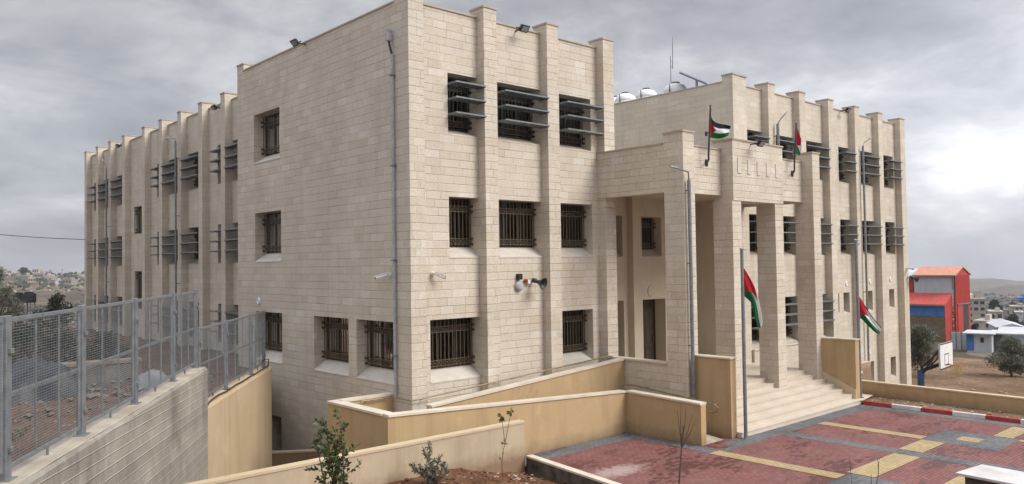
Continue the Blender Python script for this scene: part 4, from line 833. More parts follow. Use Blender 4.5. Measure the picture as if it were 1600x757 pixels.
def flag(depth, top, bot, label, fold=.06, fk=9.0, vm=1.0, um=1.0):
    nu, nv_ = 44, 26; vs = []; fs = []; uvs = []
    for j in range(nv_+1):
        for i in range(nu+1):
            s_ = i/nu; t_ = j/nv_; a = curve(top, s_); b = curve(bot, s_)
            px = b[0]+(a[0]-b[0])*t_; py = b[1]+(a[1]-b[1])*t_
            d = depth+fold*min(1, s_*3)*math.sin(fk*t_+4.5*s_)+.5*fold*math.sin(14*s_+3*t_)*s_
            vs.append(tuple(at(px, py, d))); uvs.append((s_*um, t_*vm))
    for j in range(nv_):
        for i in range(nu): k_ = j*(nu+1)+i; fs.append((k_, k_+1, k_+nu+2, k_+nu+1))
    base = at(top[0][0], top[0][1], depth); me = bpy.data.meshes.new('flag'); me.from_pydata([tuple(Vector(v)-base) for v in vs], [], fs)
    ul = me.uv_layers.new(name='UVMap')
    for lp in me.loops: ul.data[lp.index].uv = uvs[lp.vertex_index]
    for pl_ in me.polygons: pl_.use_smooth = True
    me.materials.append(M['flag']); o = bpy.data.objects.new('flag', me); COL.objects.link(o); o.location = base; o['_base'] = tuple(base)
    return tag(o, label, 'flag', 'black, white and green flags with a red triangle')
def depth_of(p): return (Vector(p)-CAM).dot(_f)
# flagpoles standing on the paving
def pole(x, y, z0, z1, r, label, lean=0):
    T = thing('flagpole', (x, y, z0), label, 'flagpole', 'grey flagpoles beside the steps')
    m = MB(); m.tube([(x, y, z0), (x, y, (z0+z1)/2), (x-lean, y, z1)], [r, r*.95, r*.85], 12); m.build('pole', M['galv'], T)
    m = MB(); m.lathe((x-lean, y, z1), [(r*1.3, 0), (r*1.3, .03), (r*.6, .05)], 12); m.bar((x-lean, y, z1-.02), (x-lean+.12, y-.08, z1-.01), .03); m.build('pulley', M['grey_plastic'], T)
    m = MB(); m.lathe((x, y, z0), [(.14, 0), (.14, .015), (r+.01, .02), (r+.01, .12)], 12); m.build('base_plate', M['galv'], T)
    m = MB(); m.tube([(x+r+.02, y-.02, z0+1.1), (x-lean+r+.03, y-.03, z1-.05)], .006, 5); m.box(x+r, x+r+.09, y-.04, y+.0, z0+.95, z0+1.05); m.build('halyard', M['white'], T)
    return depth_of((x, y, (z0+z1)/2))
d1 = pole(9.12, -5.5, PZ, 4.62, .058, 'left flagpole beside the foot of the steps, flag hanging limp'); 
d2 = pole(18.05, -5.10, -1.21, 5.0, .062, 'right flagpole at the end of the painted kerb', .05)
flag(depth_of((9.15, -5.55, 3.4)), [(1158.5, 414), (1168, 428), (1179, 449), (1187, 474), (1191, 500), (1190, 511)], [(1159, 459), (1166, 466), (1173, 473), (1176.5, 484), (1180, 500), (1187, 513)], 'limp flag on the left flagpole, mostly red and green', .05, 8, .62, .72)
flag(depth_of((18.1, -5.2, 2.8)), [(1342.5, 464), (1349, 473), (1356, 485), (1366, 499), (1376, 511), (1376.5, 515)], [(1342.5, 497), (1347, 499.5), (1352, 505), (1360, 513), (1368, 520), (1374, 522.5)], 'flag on the right flagpole drooping to the right', .06, 7, .74, .85)
# bent black poles on the porch parapet
def wallpole(pxb, pyb, pxt, pyt, label):
    wb = bp(pxb, pyb, 1, -3.33); q2 = bp(pxb+3.6, pyb-11, 1, -3.62); tp = bp(pxt, pyt, 1, -3.62)
    T = thing('wall_flagpole', wb, label, 'flagpole', 'bent black flagpoles on the porch parapet')
    m = MB(); m.tube([wb, wb.lerp(Vector((q2.x, -3.62, wb.z)), .6), Vector((q2.x*.8+wb.x*.2, -3.59, wb.z*.7+q2.z*.3)), q2, tp], .032, 10); m.build('pole', M['black'], T)
    m = MB(); m.box(wb.x-.07, wb.x+.07, -3.36, -3.33, wb.z-.13, wb.z+.1); br = wb+Vector((.02, 0, 1.0)); m.box(br.x-.06, br.x+.06, -3.36, -3.33, br.z-.08, br.z+.08); m.bar(br, (q2.x+(tp.x-q2.x)*(br.z-q2.z)/(tp.z-q2.z), -3.62, br.z), .035); m.build('bracket', M['black'], T)
    m = MB(); m.lathe(tp, [(.02, -.0), (.03, .03), (.02, .06), (.045, .09), (.02, .13)], 10); m.build('finial', M['black'], T)
    return depth_of((tp.x, -3.62, tp.z))
d3 = wallpole(1103.5, 254, 1110, 170, 'left bent black flagpole on the porch parapet')
flag(d3-.03, [(1110.5, 180), (1114, 188), (1122, 193), (1132, 195), (1142, 197)], [(1109, 215), (1115, 216.5), (1124, 217), (1132, 215), (1138, 212)], 'flag blowing out from the left pole on the porch', .05, 5)
d4 = wallpole(1237.5, 271, 1244, 197, 'right bent black flagpole on the porch parapet')
flag(d4-.04, [(1245.5, 200), (1248, 206), (1251, 215), (1253.5, 223), (1254, 232), (1252, 239)], [(1243, 243), (1240, 241), (1239, 240), (1240, 238), (1244, 240), (1249, 243)], 'flag hanging furled on the right pole on the porch', .06, 9, .66, .6)
# ------------------------------------------------------------------ power cable
a = bp(133, 374.5, 0, 1.5); b_ = at(-330, 318, 42); pts = []
for i in range(25):
    s_ = i/24; p = a.lerp(b_, s_); p.z -= 1.1*4*s_*(1-s_)*.35; pts.append(tuple(p))
m = MB(); m.tube(pts, .022, 5); solo(m, 'power_cable', M['black'], a, 'single black power cable running off to the left from the far corner of the school', 'cable')
# ================================================================== plants
def leaf_mat(name, c0, c1, c2, rough=.55):
    m, t, b = mat(name, None, rough, 0, .4); oi = nd(t, 'ShaderNodeNewGeometry')
    r_ = ramp(t, [(0, c0), (.55, c1), (1, c2)]); t.links.new(oi.outputs['Random Per Island'], r_.inputs[0]); t.links.new(r_.outputs[0], b.inputs['Base Color'])
    tl = nd(t, 'ShaderNodeBsdfTranslucent'); t.links.new(r_.outputs[0], tl.inputs[0]); mx = nd(t, 'ShaderNodeMixShader', i_0=.22); o = t.nodes['Material Output']
    t.links.new(b.outputs[0], mx.inputs[1]); t.links.new(tl.outputs[0], mx.inputs[2]); t.links.new(mx.outputs[0], o.inputs[0]); return m
M['olive'] = leaf_mat('olive_leaves', (.075, .083, .055), (.15, .16, .115), (.27, .28, .22))
M['glossy'] = leaf_mat('glossy_leaves', (.03, .058, .017), (.055, .095, .027), (.13, .16, .045), .4)
M['pale_leaf'] = leaf_mat('pale_leaves', (.10, .12, .03), (.17, .19, .05), (.26, .24, .08))
M['dark_leaf'] = leaf_mat('dark_leaves', (.018, .026, .016), (.035, .045, .026), (.06, .07, .04))
M['bark'] = noisy('bark', (.09, .07, .05), (.17, .14, .11), 6, .9, bs=.5)
M['twig'] = noisy('bare_twig', (.07, .045, .035), (.13, .09, .07), 9, .9)
def leaf(mb, p, d, l, w_):
    d = d.normalized(); s = d.cross(Vector((R.uniform(-1, 1), R.uniform(-1, 1), R.uniform(-.2, 1)))).normalized(); n = d.cross(s)*.12*l
    o = len(mb.v); mb.v += [tuple(p), tuple(p+d*l*.5+s*w_*.5+n), tuple(p+d*l), tuple(p+d*l*.5-s*w_*.5+n)]; mb.f.append((o, o+1, o+2, o+3))
def rv(): 
    while 1:
        v = Vector((R.uniform(-1, 1), R.uniform(-1, 1), R.uniform(-1, 1)))
        if .01 < v.length < 1: return v
def tree(base, h, w_, label, lm='olive', nl=2600, ll=.12, lw=.035, trunk=.28, name='olive_tree', group=None, clumps=26, low=.22, cat='tree', seed=1):
    R.seed(seed); base = Vector(base); T = thing(name, base, label, cat, group); tk = MB(); cr_ = MB()
    fk = base+Vector((R.uniform(-.1, .1)*h, R.uniform(-.1, .1)*h, h*trunk)); r0 = max(.03, h*.03)
    tk.tube([base-Vector((0, 0, .1)), base.lerp(fk, .5)+Vector((.03*h, 0, 0)), fk], [r0*1.4, r0, r0*.8], 8)
    for c in range(clumps):
        a = R.uniform(0, 6.283); rr = math.sqrt(R.random()); zz = R.uniform(low, 1); prof = math.sin(min(1, (zz-low)/(1-low)*.88+.16)*math.pi)**.6
        ctr = base+Vector((math.cos(a)*rr*w_*.5*prof*.85, math.sin(a)*rr*w_*.5*prof*.85, h*(zz*.88+.03))); cs = R.uniform(.09, .2)*w_
        mid = fk.lerp(ctr, .5)+rv()*.06*h; tk.tube([fk, mid, ctr], [r0*.5, r0*.28, r0*.1], 5, False)
        for k_ in range(nl//clumps):
            v = rv(); v = v*(.55+.45*R.random()); p = ctr+Vector((v.x*cs, v.y*cs, v.z*cs*.9))
            leaf(cr_, p, v+Vector((0, 0, .25))+rv()*.7, ll*R.uniform(.6, 1.3), lw*R.uniform(.7, 1.3))
    tk.build('trunk', M['bark'], T, smooth=True); cr_.build('crown', M[lm], T); return T
GO = 'olive trees on the field'
q = at(1441, 560, 51); tree((q.x, q.y, -3.3), 3.35, 2.9, 'grey green olive tree between the school corner and the basketball hoop', 'olive', 8200, .17, .055, .25, group=GO, seed=3, clumps=40, low=.15)
q = at(1581, 592, 50)
tree((q.x, q.y, -3.3), 2.35, 3.0, 'grey green olive tree at the right edge of the field', 'olive', 7600, .16, .055, .25, group=GO, seed=5, clumps=38, low=.2)
q = at(-3, 462, 33); tree((q.x, q.y, .4), q.z+.95, 1.9, 'dark olive tree behind the upper fence at the left edge', 'olive', 4200, .12, .04, .25, group='trees behind the fence', seed=8, clumps=36)
q = at(92, 474, 62); tree((q.x, q.y, q.z-1.9), 2.6, 2.6, 'round dark bush beyond the yard, left of the school', 'dark_leaf', 1800, .2, .09, .2, name='bush', cat='bush', seed=9, low=.05)
def stemplant(base, top_pts, lm, nl, ll, lw, rad, label, name, sub=6, sp=.35, seed=2, z0=.2, cat='plant', side=.45):
    R.seed(seed); base = Vector(base); T = thing(name, base, label, cat); tk = MB(); lf = MB()
    for tp in top_pts:
        tp = Vector(tp); bend = rv()*.10*(tp-base).length; bend.z = 0
        P_ = lambda s_: base.lerp(tp, s_)+bend*4*s_*(1-s_)
        tk.tube([P_(i/8) for i in range(9)], [rad*(1-.8*i/8) for i in range(9)], 6)
        for k_ in range(sub):
            s_ = z0+(1-z0)*(k_+.5)/sub; o_ = P_(s_); dv = rv(); dv.z = abs(dv.z)+.35; L_ = sp*R.uniform(.6, 1.2)*(1.15-.55*abs(s_-.55)*2)
            e_ = o_+dv.normalized()*L_; tk.tube([o_, o_.lerp(e_, .5)+rv()*.03, e_], [rad*.35, rad*.25, rad*.12], 4, False)
            for j in range(nl):
                f_ = .15+.85*j/nl; p = o_.lerp(e_, f_)+rv()*.02; leaf(lf, p, (e_-o_).normalized()*.6+rv()*.9+Vector((0, 0, -.1)), ll*R.uniform(.7, 1.2), lw*R.uniform(.8, 1.2))
        for j in range(nl): leaf(lf, P_(1-.25*R.random()), rv()+Vector((0, 0, .5)), ll*R.uniform(.6, 1.1), lw)
    tk.build('stem', M['twig'], T, smooth=True); lf.build('foliage', M[lm], T); return T
q = at(541, 730, 14.8); b_ = Vector((q.x, q.y, soil_z(q.x, q.y)-.05)); dd = 14.8
stemplant(b_, [at(508, 658, dd+.1), at(533, 656, dd-.1), at(497, 676, dd), at(520, 690, dd+.15), at(512, 706, dd-.15), at(528, 716, dd+.1)], 'glossy', 12, .105, .05, .022, 'young tree with glossy dark green leaves in front of the low pale wall', 'young_tree', 9, .40, 11, .38)
q = bp(676, 762, 2, -1.0); b_ = Vector((q.x, q.y, soil_z(q.x, q.y)-.05)); dd = depth_of(b_)
stemplant(b_, [at(672, 694, dd), at(661, 706, dd+.1), at(686, 714, dd), at(694, 722, dd+.1), at(667, 718, dd-.1), at(650, 735, dd), at(702, 738, dd-.1), at(640, 728, dd-.1), at(655, 730, dd+.1)], 'olive', 14, .085, .026, .010, 'small grey green olive bush on the red soil', 'olive_bush', 9, .18, 12, .1, cat='bush')
q = bp(786, 745, 2, -1.1); b_ = Vector((q.x, q.y, soil_z(q.x, q.y)-.05)); dd = depth_of(b_)
stemplant(b_, [at(790, 690, dd), ], 'pale_leaf', 2, .12, .07, .014, 'thin sapling with a few yellow green leaves on the red soil', 'sapling', 5, .12, 13, .45)
o = [x for x in COL.objects if x.get('label', '').startswith('thin sapling')][0]
tk = MB(); lf = MB(); R.seed(4); s0 = at(789, 693, dd)
for tip in (at(783, 648, dd), at(799, 640, dd+.1)):
    tk.tube([s0, s0.lerp(tip, .5)+rv()*.04, tip], [.009, .007, .004], 5)
    for j in range(12): leaf(lf, s0.lerp(tip, .86+.14*j/12), rv()+Vector((0, 0, -.3)), .13, .08)
tk.build('branch', M['twig'], o); lf.build('foliage', M['pale_leaf'], o)
def deadtwig(base, tips, rad, label, seed):
    R.seed(seed); base = Vector(base); T = MB()
    for tip, forks in tips:
        tip = Vector(tip); pts = [base.lerp(tip, i/6)+rv()*.02*(1 if 0 < i < 6 else 0) for i in range(7)]
        T.tube(pts, [rad*(1-.1*i) for i in range(7)], 6)
        for f_ in forks: T.tube([pts[-2], pts[-2].lerp(Vector(f_), .5)+rv()*.02, Vector(f_)], [rad*.4, rad*.3, rad*.15], 5)
    solo(T, 'bare_twig', M['twig'], base, label, 'plant')
dd = 15.5; q = at(1052, 800, dd)
deadtwig((q.x, q.y, -1.6), [(at(1068, 665, dd), [at(1058, 640, dd), at(1064, 628, dd), at(1072, 636, dd), at(1082, 648, dd), at(1088, 655, dd)])], .028, 'bare dead sapling standing in front of the ochre ramp wall', 3)
dd = 16.5; q = at(1362, 800, dd)
deadtwig((q.x, q.y, -1.6), [(at(1361, 742, dd), [at(1361, 742, dd)]), (at(1373, 722, dd), [at(1371, 716, dd), at(1374, 716, dd)])], .016, 'thin bare shoots rising from below the bottom edge, left of the white capped wall', 4)
q = at(1334, 800, dd)
deadtwig((q.x, q.y, -1.6), [(at(1328, 728, dd), [at(1325, 712, dd), at(1327, 716, dd)])], .010, 'very thin bare shoot over the yellow paving strip', 6)
# loose stones (nobody could count them)
M['rock'] = noisy('limestone_rubble', (.22, .17, .12), (.40, .33, .25), 3, .95, bs=.4, bscale=14)
def rubble(name, n, fpos, s0, s1, mt='rock', seed=1):
    R.seed(seed); m = MB()
    for i in range(n):
        c = fpos()
        if c is None: continue
        s = R.uniform(s0, s1)*(1 if R.random() < .85 else 1.8); o = len(m.v); c = Vector(c)+Vector((0, 0, s*.15))
        for v in ((1, 0, 0), (-1, 0, 0), (0, 1, 0), (0, -1, 0), (0, 0, 1), (0, 0, -1), (.7, .7, .5), (-.7, .6, .5), (.6, -.7, .4), (-.6, -.7, .5)):
            w__ = Vector(v)*s*R.uniform(.7, 1.15); w__.z *= .65; m.v.append(tuple(c+w__))
        for f_ in ((4, 6, 7), (4, 7, 9), (4, 9, 8), (4, 8, 6), (6, 2, 7), (7, 1, 9), (9, 3, 8), (8, 0, 6), (0, 2, 6), (2, 1, 7), (1, 3, 9), (3, 0, 8), (5, 2, 0), (5, 1, 2), (5, 3, 1), (5, 0, 3)): m.f.append(tuple(o+k_ for k_ in f_))
    return struct(m, name, M[mt], 'stuff')
def p_bed():
    x = R.uniform(-3.5, 1.7); y = R.uniform(-8, -3.2); return (x, y, soil_z(x, y))
rubble('soil_clods', 900, p_bed, .012, .05, 'soil', 2)
rubble('bed_stones', 160, p_bed, .012, .055, 'rock', 21)
def p_strip(): x = R.uniform(17.65, 18.9); y = R.uniform(-16, -5.4); return (x, y, -1.27+.05*fbm(x, y, 1.8, 4))
rubble('strip_stones', 420, p_strip, .01, .045, 'rock', 3)
def p_field(): x = R.uniform(22, 70); y = R.uniform(-40, -.6); return (x, y, gz(x, y))
rubble('field_stones', 900, p_field, .03, .11, 'rock', 4)
def p_yard():
    s_ = R.uniform(-2, 17); off = abs(R.gauss(0, 2.6))+.5; p = fl[0]+fd*s_-fn*off; z = 1.5-.02*s_-.02*off; return (p.x, p.y, 1.45-.03*s_-.03*off)
M['yrock'] = noisy('brown_rubble', (.09, .065, .045), (.20, .155, .115), 3, .95, bs=.4, bscale=14)
rubble('yard_rubble', 700, p_yard, .03, .11, 'yrock', 5)
# weeds in the yard
m = MB(); R.seed(31)
for i in range(2600):
    s_ = R.gauss(4.2, 1.0); off = 2.2+abs(R.gauss(0, .7)); p = fl[0]+fd*s_-fn*off; p.z = 1.33-.02*s_; leaf(m, p, Vector((R.uniform(-.5, .5), R.uniform(-.5, .5), 1)), R.uniform(.08, .25), .03)
M['grass'] = leaf_mat('weed_leaves', (.03, .06, .015), (.06, .10, .025), (.12, .14, .05)); struct(m, 'grass', M['grass'], 'stuff')
# ================================================================== yard behind the fence
M['ytop'] = noisy('earthy_top', (.16, .12, .085), (.25, .19, .14), 2, .95, bs=.4)
M['block'] = noisy('grey_blockwork', (.10, .09, .08), (.19, .17, .15), 2.5, .95, 7, bs=.4)
a = at(18, 600, 23); b_ = at(222, 578, 25)
T = wall_thing('yard_wall', (a.x, a.y), (b_.x, b_.y), .5, 0, 1.45, M['block'], M['ytop'], 'low dark block wall with a brown top in the yard behind the fence', .10, .04)
M['tarp'] = noisy('blue_black_tarpaulin', (.008, .009, .013), (.018, .021, .03), 2, .5, bs=.5, bscale=4)
q = at(38, 575, 21.0); m = MB(); R.seed(77); n_ = 20
for i in range(n_+1):
    for j in range(n_+1):
        u = i/n_*2-1; v = j/n_*2-1; r_ = max(abs(u), abs(v)); z = 1.15*(1-r_**4)*(.7+.3*math.sin(3.5*u+1+v))+.3*fbm(u*2, v*2, 1, 4); m.v.append((q.x+u*1.5, q.y+v*1.0, .75+max(0, z)))
for i in range(n_):
    for j in range(n_): k_ = i*(n_+1)+j; m.f.append((k_, k_+1, k_+n_+2, k_+n_+1))
solo(m, 'covered_heap', M['tarp'], (q.x, q.y, .8), 'near black tarpaulin covered heap behind the first fence panel', 'heap', smooth=True)
q = at(238, 580, 21.5); m = MB()
for i in range(n_+1):
    for j in range(n_+1):
        u = i/n_*2-1; v = j/n_*2-1; r_ = math.sqrt(min(1, u*u*.9+v*v*.9)); z = .42*math.sqrt(max(0, 1-r_*r_))+.06*fbm(u*3, v*3, 1.3, 3); m.v.append((q.x+u*.45, q.y+v*.4, q.z-.40+z))
for i in range(n_):
    for j in range(n_): k_ = i*(n_+1)+j; m.f.append((k_, k_+1, k_+n_+2, k_+n_+1))
M['sack'] = noisy('white_sack', (.15, .155, .16), (.25, .255, .26), 3, .8, bs=.4); solo(m, 'white_sack', M['sack'], (q.x, q.y, q.z-.4), 'pale bulging sack behind the fence panel nearest the concrete wall end', 'sack', smooth=True)
for i, (px, py, d, hh, ww, l) in enumerate(((95, 560, 26, 1.7, 2.4, 'dark bush behind the low block wall, seen through the second fence panel from the left'), (30, 548, 28, 1.9, 2.6, 'dark bush behind the tarpaulin covered heap'), (165, 566, 27, 1.5, 2.2, 'low dark bush in the yard, seen through the third fence panel'), (62, 520, 34, 2.0, 3.0, 'dark bush farther back in the yard on the left'))):
    q = at(px, py, d); tree((q.x, q.y, .55), hh, ww, l, 'dark_leaf', 2200, .13, .06, .15, name='bush', group='dark bushes in the yard', clumps=24, low=.02, cat='bush', seed=120+i)
# black water boxes on a stand
def blackbox(px0, px1, py0, py1, d, label):
    c = at((px0+px1)/2, (py0+py1)/2, d); w_ = (px1-px0)/FPX*d/2; h = (py1-py0)/FPX*d/2
    T = thing('black_tank', (c.x, c.y, -.6), label, 'tank', 'black tanks beyond the yard'); rx, ry = .744*w_, -.668*w_
    m = MB(); fx, fy = .668*.5, .743*.5
    m.hexa([(c.x-rx, c.y-ry, c.z-h), (c.x+rx, c.y+ry, c.z-h), (c.x+rx+fx, c.y+ry+fy, c.z-h), (c.x-rx+fx, c.y-ry+fy, c.z-h), (c.x-rx, c.y-ry, c.z+h), (c.x+rx, c.y+ry, c.z+h), (c.x+rx+fx, c.y+ry+fy, c.z+h), (c.x-rx+fx, c.y-ry+fy, c.z+h)]); m.build('tank', M['dark_plastic'], T, bevel=.05)
    m = MB(); m.lathe((c.x+fx*.5, c.y+fy*.5, c.z+h), [(.25, 0), (.25, .08), (.1, .12)], 14); m.build('lid', M['black'], T)
    m = MB()
    for a in (-.7, .7):
        for f_ in (.1, .9): m.bar((c.x+rx*a+fx*f_, c.y+ry*a+fy*f_, -1.5), (c.x+rx*a+fx*f_, c.y+ry*a+fy*f_, c.z-h), .06)
    m.build('stand', M['galv'], T)
blackbox(20, 30, 460, 473, 48, 'smaller black tank beside the dark olive tree at the left edge')
blackbox(33, 49.5, 459, 473.5, 47, 'larger black tank beyond the upper fence on the left')
# ================================================================== basketball hoop
T = thing('basketball_hoop', (22.6, -5.6, -3.3), 'basketball hoop with a white backboard and blue padded post on the earth field', 'basketball hoop')
tl, tr, bl, br = at(1467, 538.5, 33), at(1488, 537, 34.4), at(1467, 579, 33), at(1488, 572.5, 34.4)
bl = Vector((tl.x, tl.y, tl.z-1.08)); br = Vector((tr.x, tr.y, tl.z-1.08)); tr.z = tl.z
ud = (tr-tl).normalized(); zd = Vector((0, 0, 1)); nd_ = ud.cross(zd).normalized()      # nd_ faces the court
if nd_.dot(CAM-tl) < 0: nd_ = -nd_
Wd = (tr-tl).length
def brd(mb, u0, u1, z0, z1, d0, d1): mb.hexa([tl+ud*u+zd*z+nd_*d for z in (z0, z1) for u, d in ((u0, d0), (u1, d0), (u1, d1), (u0, d1))])
m = MB(); brd(m, 0, Wd, -1.08, 0, -.02, .02); bd = m.build('backboard', M['white'], T)
m = MB(); f_ = .05
brd(m, 0, Wd, -f_, .002, .02, .026); brd(m, 0, Wd, -1.082, -1.08+f_, .02, .026); brd(m, -.002, f_, -1.08, 0, .02, .026); brd(m, Wd-f_, Wd+.002, -1.08, 0, .02, .026)
c0 = Wd/2
brd(m, c0-.3, c0+.3, -.50, -.46, .02, .025); brd(m, c0-.3, c0+.3, -.94, -.90, .02, .025); brd(m, c0-.3, c0-.26, -.92, -.48, .02, .025); brd(m, c0+.26, c0+.3, -.92, -.48, .02, .025)
m.build('marking', M['black'], bd)
M['orange'] = mat('orange_paint', (.50, .10, .02), .45)[0]; M['netc'] = mat('yellow_net', (.50, .38, .10), .8)[0]; M['bluepad'] = noisy('blue_padding', (.03, .07, .16), (.05, .11, .24), 3, .5)
rc = tl+ud*c0+zd*(-.93)+nd_*.40; m = MB(); pr = [rc+ud*(.225*math.cos(i*.3142))+nd_*(.225*math.sin(i*.3142)) for i in range(21)]; m.tube(pr, .012, 6, False); m.bar(tl+ud*(c0-.1)+zd*(-.93), rc-nd_*.2-ud*.08, .03); m.bar(tl+ud*(c0+.1)+zd*(-.93), rc-nd_*.2+ud*.08, .03); rim = m.build('rim', M['orange'], T)
m = MB()
for i in range(12):
    a = i*math.pi/6
    for s_ in (-1, 1):
        b = a+s_*math.pi/6; m.bar(rc+ud*.22*math.cos(a)+nd_*.22*math.sin(a), rc+ud*.14*math.cos(b)+nd_*.14*math.sin(b)-zd*.4, .012)
m.build('net', M['netc'], rim)
pb_ = at(1438, 560, 34.2); pb_.z = -3.3; m = MB(); m.tube([pb_, pb_+zd*2.75], .14, 14); m.build('post_padding', M['bluepad'], T)
m = MB(); ht = pb_+zd*2.8; mid = tl+ud*c0-nd_*.03
m.bar(ht-zd*.1, mid-zd*.85, .12, .14); m.bar(ht+zd*.0, mid-zd*.15, .07); m.bar(ht-zd*.3, tl+ud*.2-zd*.2-nd_*.03, .05); m.bar(ht-zd*.3, tl+ud*(Wd-.2)-zd*.2-nd_*.03, .05); m.build('arm', M['black'], T)
# ================================================================== industrial building
M['redm'] = noisy('red_sheet_metal', (.36, .032, .022), (.44, .05, .034), 2, .5, c2=(.30, .04, .03), s2=.3, f2=.4)
M['orm'] = noisy('faded_red_roof', (.50, .20, .12), (.58, .26, .165), 1.5, .5)
M['redm2'] = noisy('red_roof_sheet', (.46, .06, .045), (.54, .09, .07), 2, .5, c2=(.40, .11, .09), s2=.6, f2=.5)
M['bluem'] = noisy('blue_sheet_metal', (.045, .15, .42), (.07, .20, .50), 2, .5)
M['greym'] = noisy('pale_grey_sheet', (.40, .44, .48), (.50, .53, .56), 1.5, .45, stretch=(6, 6, .3))
M['blockb'] = stone_mat('brown_blockwork', [(.15, .105, .06), (.18, .13, .08), (.20, .145, .09), (.23, .17, .11)], bw=.45, rh=.22, ms=.015)
M['whitem'] = noisy('white_sheet_roof', (.44, .455, .465), (.56, .57, .58), .8, .55)
XB = 84.5; I = thing('industrial_building', (XB, 15, -5.2), 'tall red, grey and blue sheet metal industrial building with gabled roofs', 'building')
Y1, Y0_ = 14.1, 18.55; ze = 2.3; zr = 3.15; zg = -5.6
dep = 4.6; ya = Y1
def ribs(mb, x, y0, y1, z0, z1, st=.33):
    y = y0
    while y < y1: mb.box(x-.03, x, y, y+.06, z0, z1); y += st
m = MB(); m.box(XB, XB+dep, Y1, Y0_, .15, ze); ribs(m, XB, Y1+.1, Y0_, .2, ze-.05); m.build('upper_wall', M['greym'], I)
m = MB(); m.add([(XB, Y1-.02, zg), (XB+dep, Y1-.02, zg), (XB+dep, Y1-.02, ze), (XB+dep/2, Y1-.02, zr), (XB, Y1-.02, ze), (XB, Y1+.2, zg), (XB+dep, Y1+.2, zg), (XB+dep, Y1+.2, ze), (XB+dep/2, Y1+.2, zr), (XB, Y1+.2, ze)], [(0, 1, 2, 3, 4), (5, 9, 8, 7, 6), (0, 4, 9, 5), (1, 6, 7, 2)]); m.build('end_wall', M['redm'], I)
m = MB(); m.hexa([(XB-.25, Y1-.15, ze-.1), (XB+dep/2, Y1-.15, zr), (XB+dep/2, Y0_+.1, zr), (XB-.25, Y0_+.1, ze-.1), (XB-.25, Y1-.15, ze-.0), (XB+dep/2, Y1-.15, zr+.1), (XB+dep/2, Y0_+.1, zr+.1), (XB-.25, Y0_+.1, ze)]); m.hexa([(XB+dep/2, Y1-.15, zr), (XB+dep+.25, Y1-.15, ze-.1), (XB+dep+.25, Y0_+.1, ze-.1), (XB+dep/2, Y0_+.1, zr), (XB+dep/2, Y1-.15, zr+.1), (XB+dep+.25, Y1-.15, ze), (XB+dep+.25, Y0_+.1, ze), (XB+dep/2, Y0_+.1, zr+.1)]); m.build('roof', M['orm'], I)
XL = XB-2.2; yl0 = 14.55+.6
q0 = bp(1476, 477, 0, XL); q1 = bp(1476, 495, 0, XL); q2 = bp(1420, 477, 0, XL); yl = q0.y; zt = q0.z; zm = q1.z; ylf = q2.y+4
m = MB(); m.box(XL, XB-.001, yl, ylf, zg, zm); m.build('block_wall', M['blockb'], I)
m = MB(); m.box(XL-.02, XB-.001, yl-.01, ylf, zm, zt); ribs(m, XL-.02, yl, ylf, zm, zt-.03); m.build('blue_wall', M['bluem'], I)
zk = bp(1482, 460, 0, XB).z
m = MB(); m.hexa([(XL-.3, yl-.1, zt-.05), (XB, yl-.1, zk), (XB, ylf, zk), (XL-.3, ylf, zt-.05), (XL-.3, yl-.1, zt+.05), (XB, yl-.1, zk+.1), (XB, ylf, zk+.1), (XL-.3, ylf, zt+.05)]); y_ = yl+.2
while y_ < ylf: m.hexa([(XL-.3, y_, zt+.05), (XB, y_, zk+.1), (XB, y_+.05, zk+.1), (XL-.3, y_+.05, zt+.05), (XL-.3, y_, zt+.08), (XB, y_, zk+.13), (XB, y_+.05, zk+.13), (XL-.3, y_+.05, zt+.08)]); y_ += .4
m.build('lean_to_roof', M['redm2'], I)
m = MB(); m.box(XL-.4, XL-.3, yl-.1, ylf, zt-.14, zt-.03); m.build('gutter', M['galv'], I)
m = MB(); m.add([(XL-.03, yl-.03, zg), (XB, yl-.03, zg), (XB, yl-.03, zk), (XL-.03, yl-.03, zt)], [(0, 1, 2, 3)]); m.box(XL, XB, yl-.025, yl, zg, zt); m.build('end_wall', M['redm'], I)
m = MB()
for i in range(14): m.box(XB+.12+i*.33, XB+.18+i*.33, Y1-.05, Y1-.021, -1.0, ze-.05)
m.build('rib', M['redm'], I)
m = MB(); m.box(XB-.33, XB-.23, Y1-.15, Y0_+.1, ze-.17, ze-.06); m.tube([(XB-.05, Y1+.25, ze-.15), (XB-.05, Y1+.25, .7)], .05, 6); m.build('gutter', M['galv'], I)
m = MB(); m.box(XB+dep*.45, XB+dep*.82, Y1-.10, Y1-.03, zg, -1.2); m.build('door', M['dark_plastic'], I)
m = MB(); m.box(XB+.4, XB+dep*.45, Y1-.09, Y1-.03, zg, -1.1); m.build('sliding_door', M['redm'], I)
m = MB(); m.box(XB+.3, XB+dep, Y1-.2, Y1-.03, -1.1, -1.0); m.build('door_rail', M['galv'], I)
m = MB(); m.box(XB+.5, XB+dep, Y0_+.3, Y0_+9, zg, 1.9); m.build('rear_wall', M['redm'], I)
m = MB(); m.hexa([(XB+.2, Y0_+.2, 1.9), (XB+dep+.2, Y0_+.2, 2.9), (XB+dep+.2, Y0_+9, 2.9), (XB+.2, Y0_+9, 1.9), (XB+.2, Y0_+.2, 2.0), (XB+dep+.2, Y0_+.2, 3.0), (XB+dep+.2, Y0_+9, 3.0), (XB+.2, Y0_+9, 2.0)]); m.build('rear_roof', M['whitem'], I)
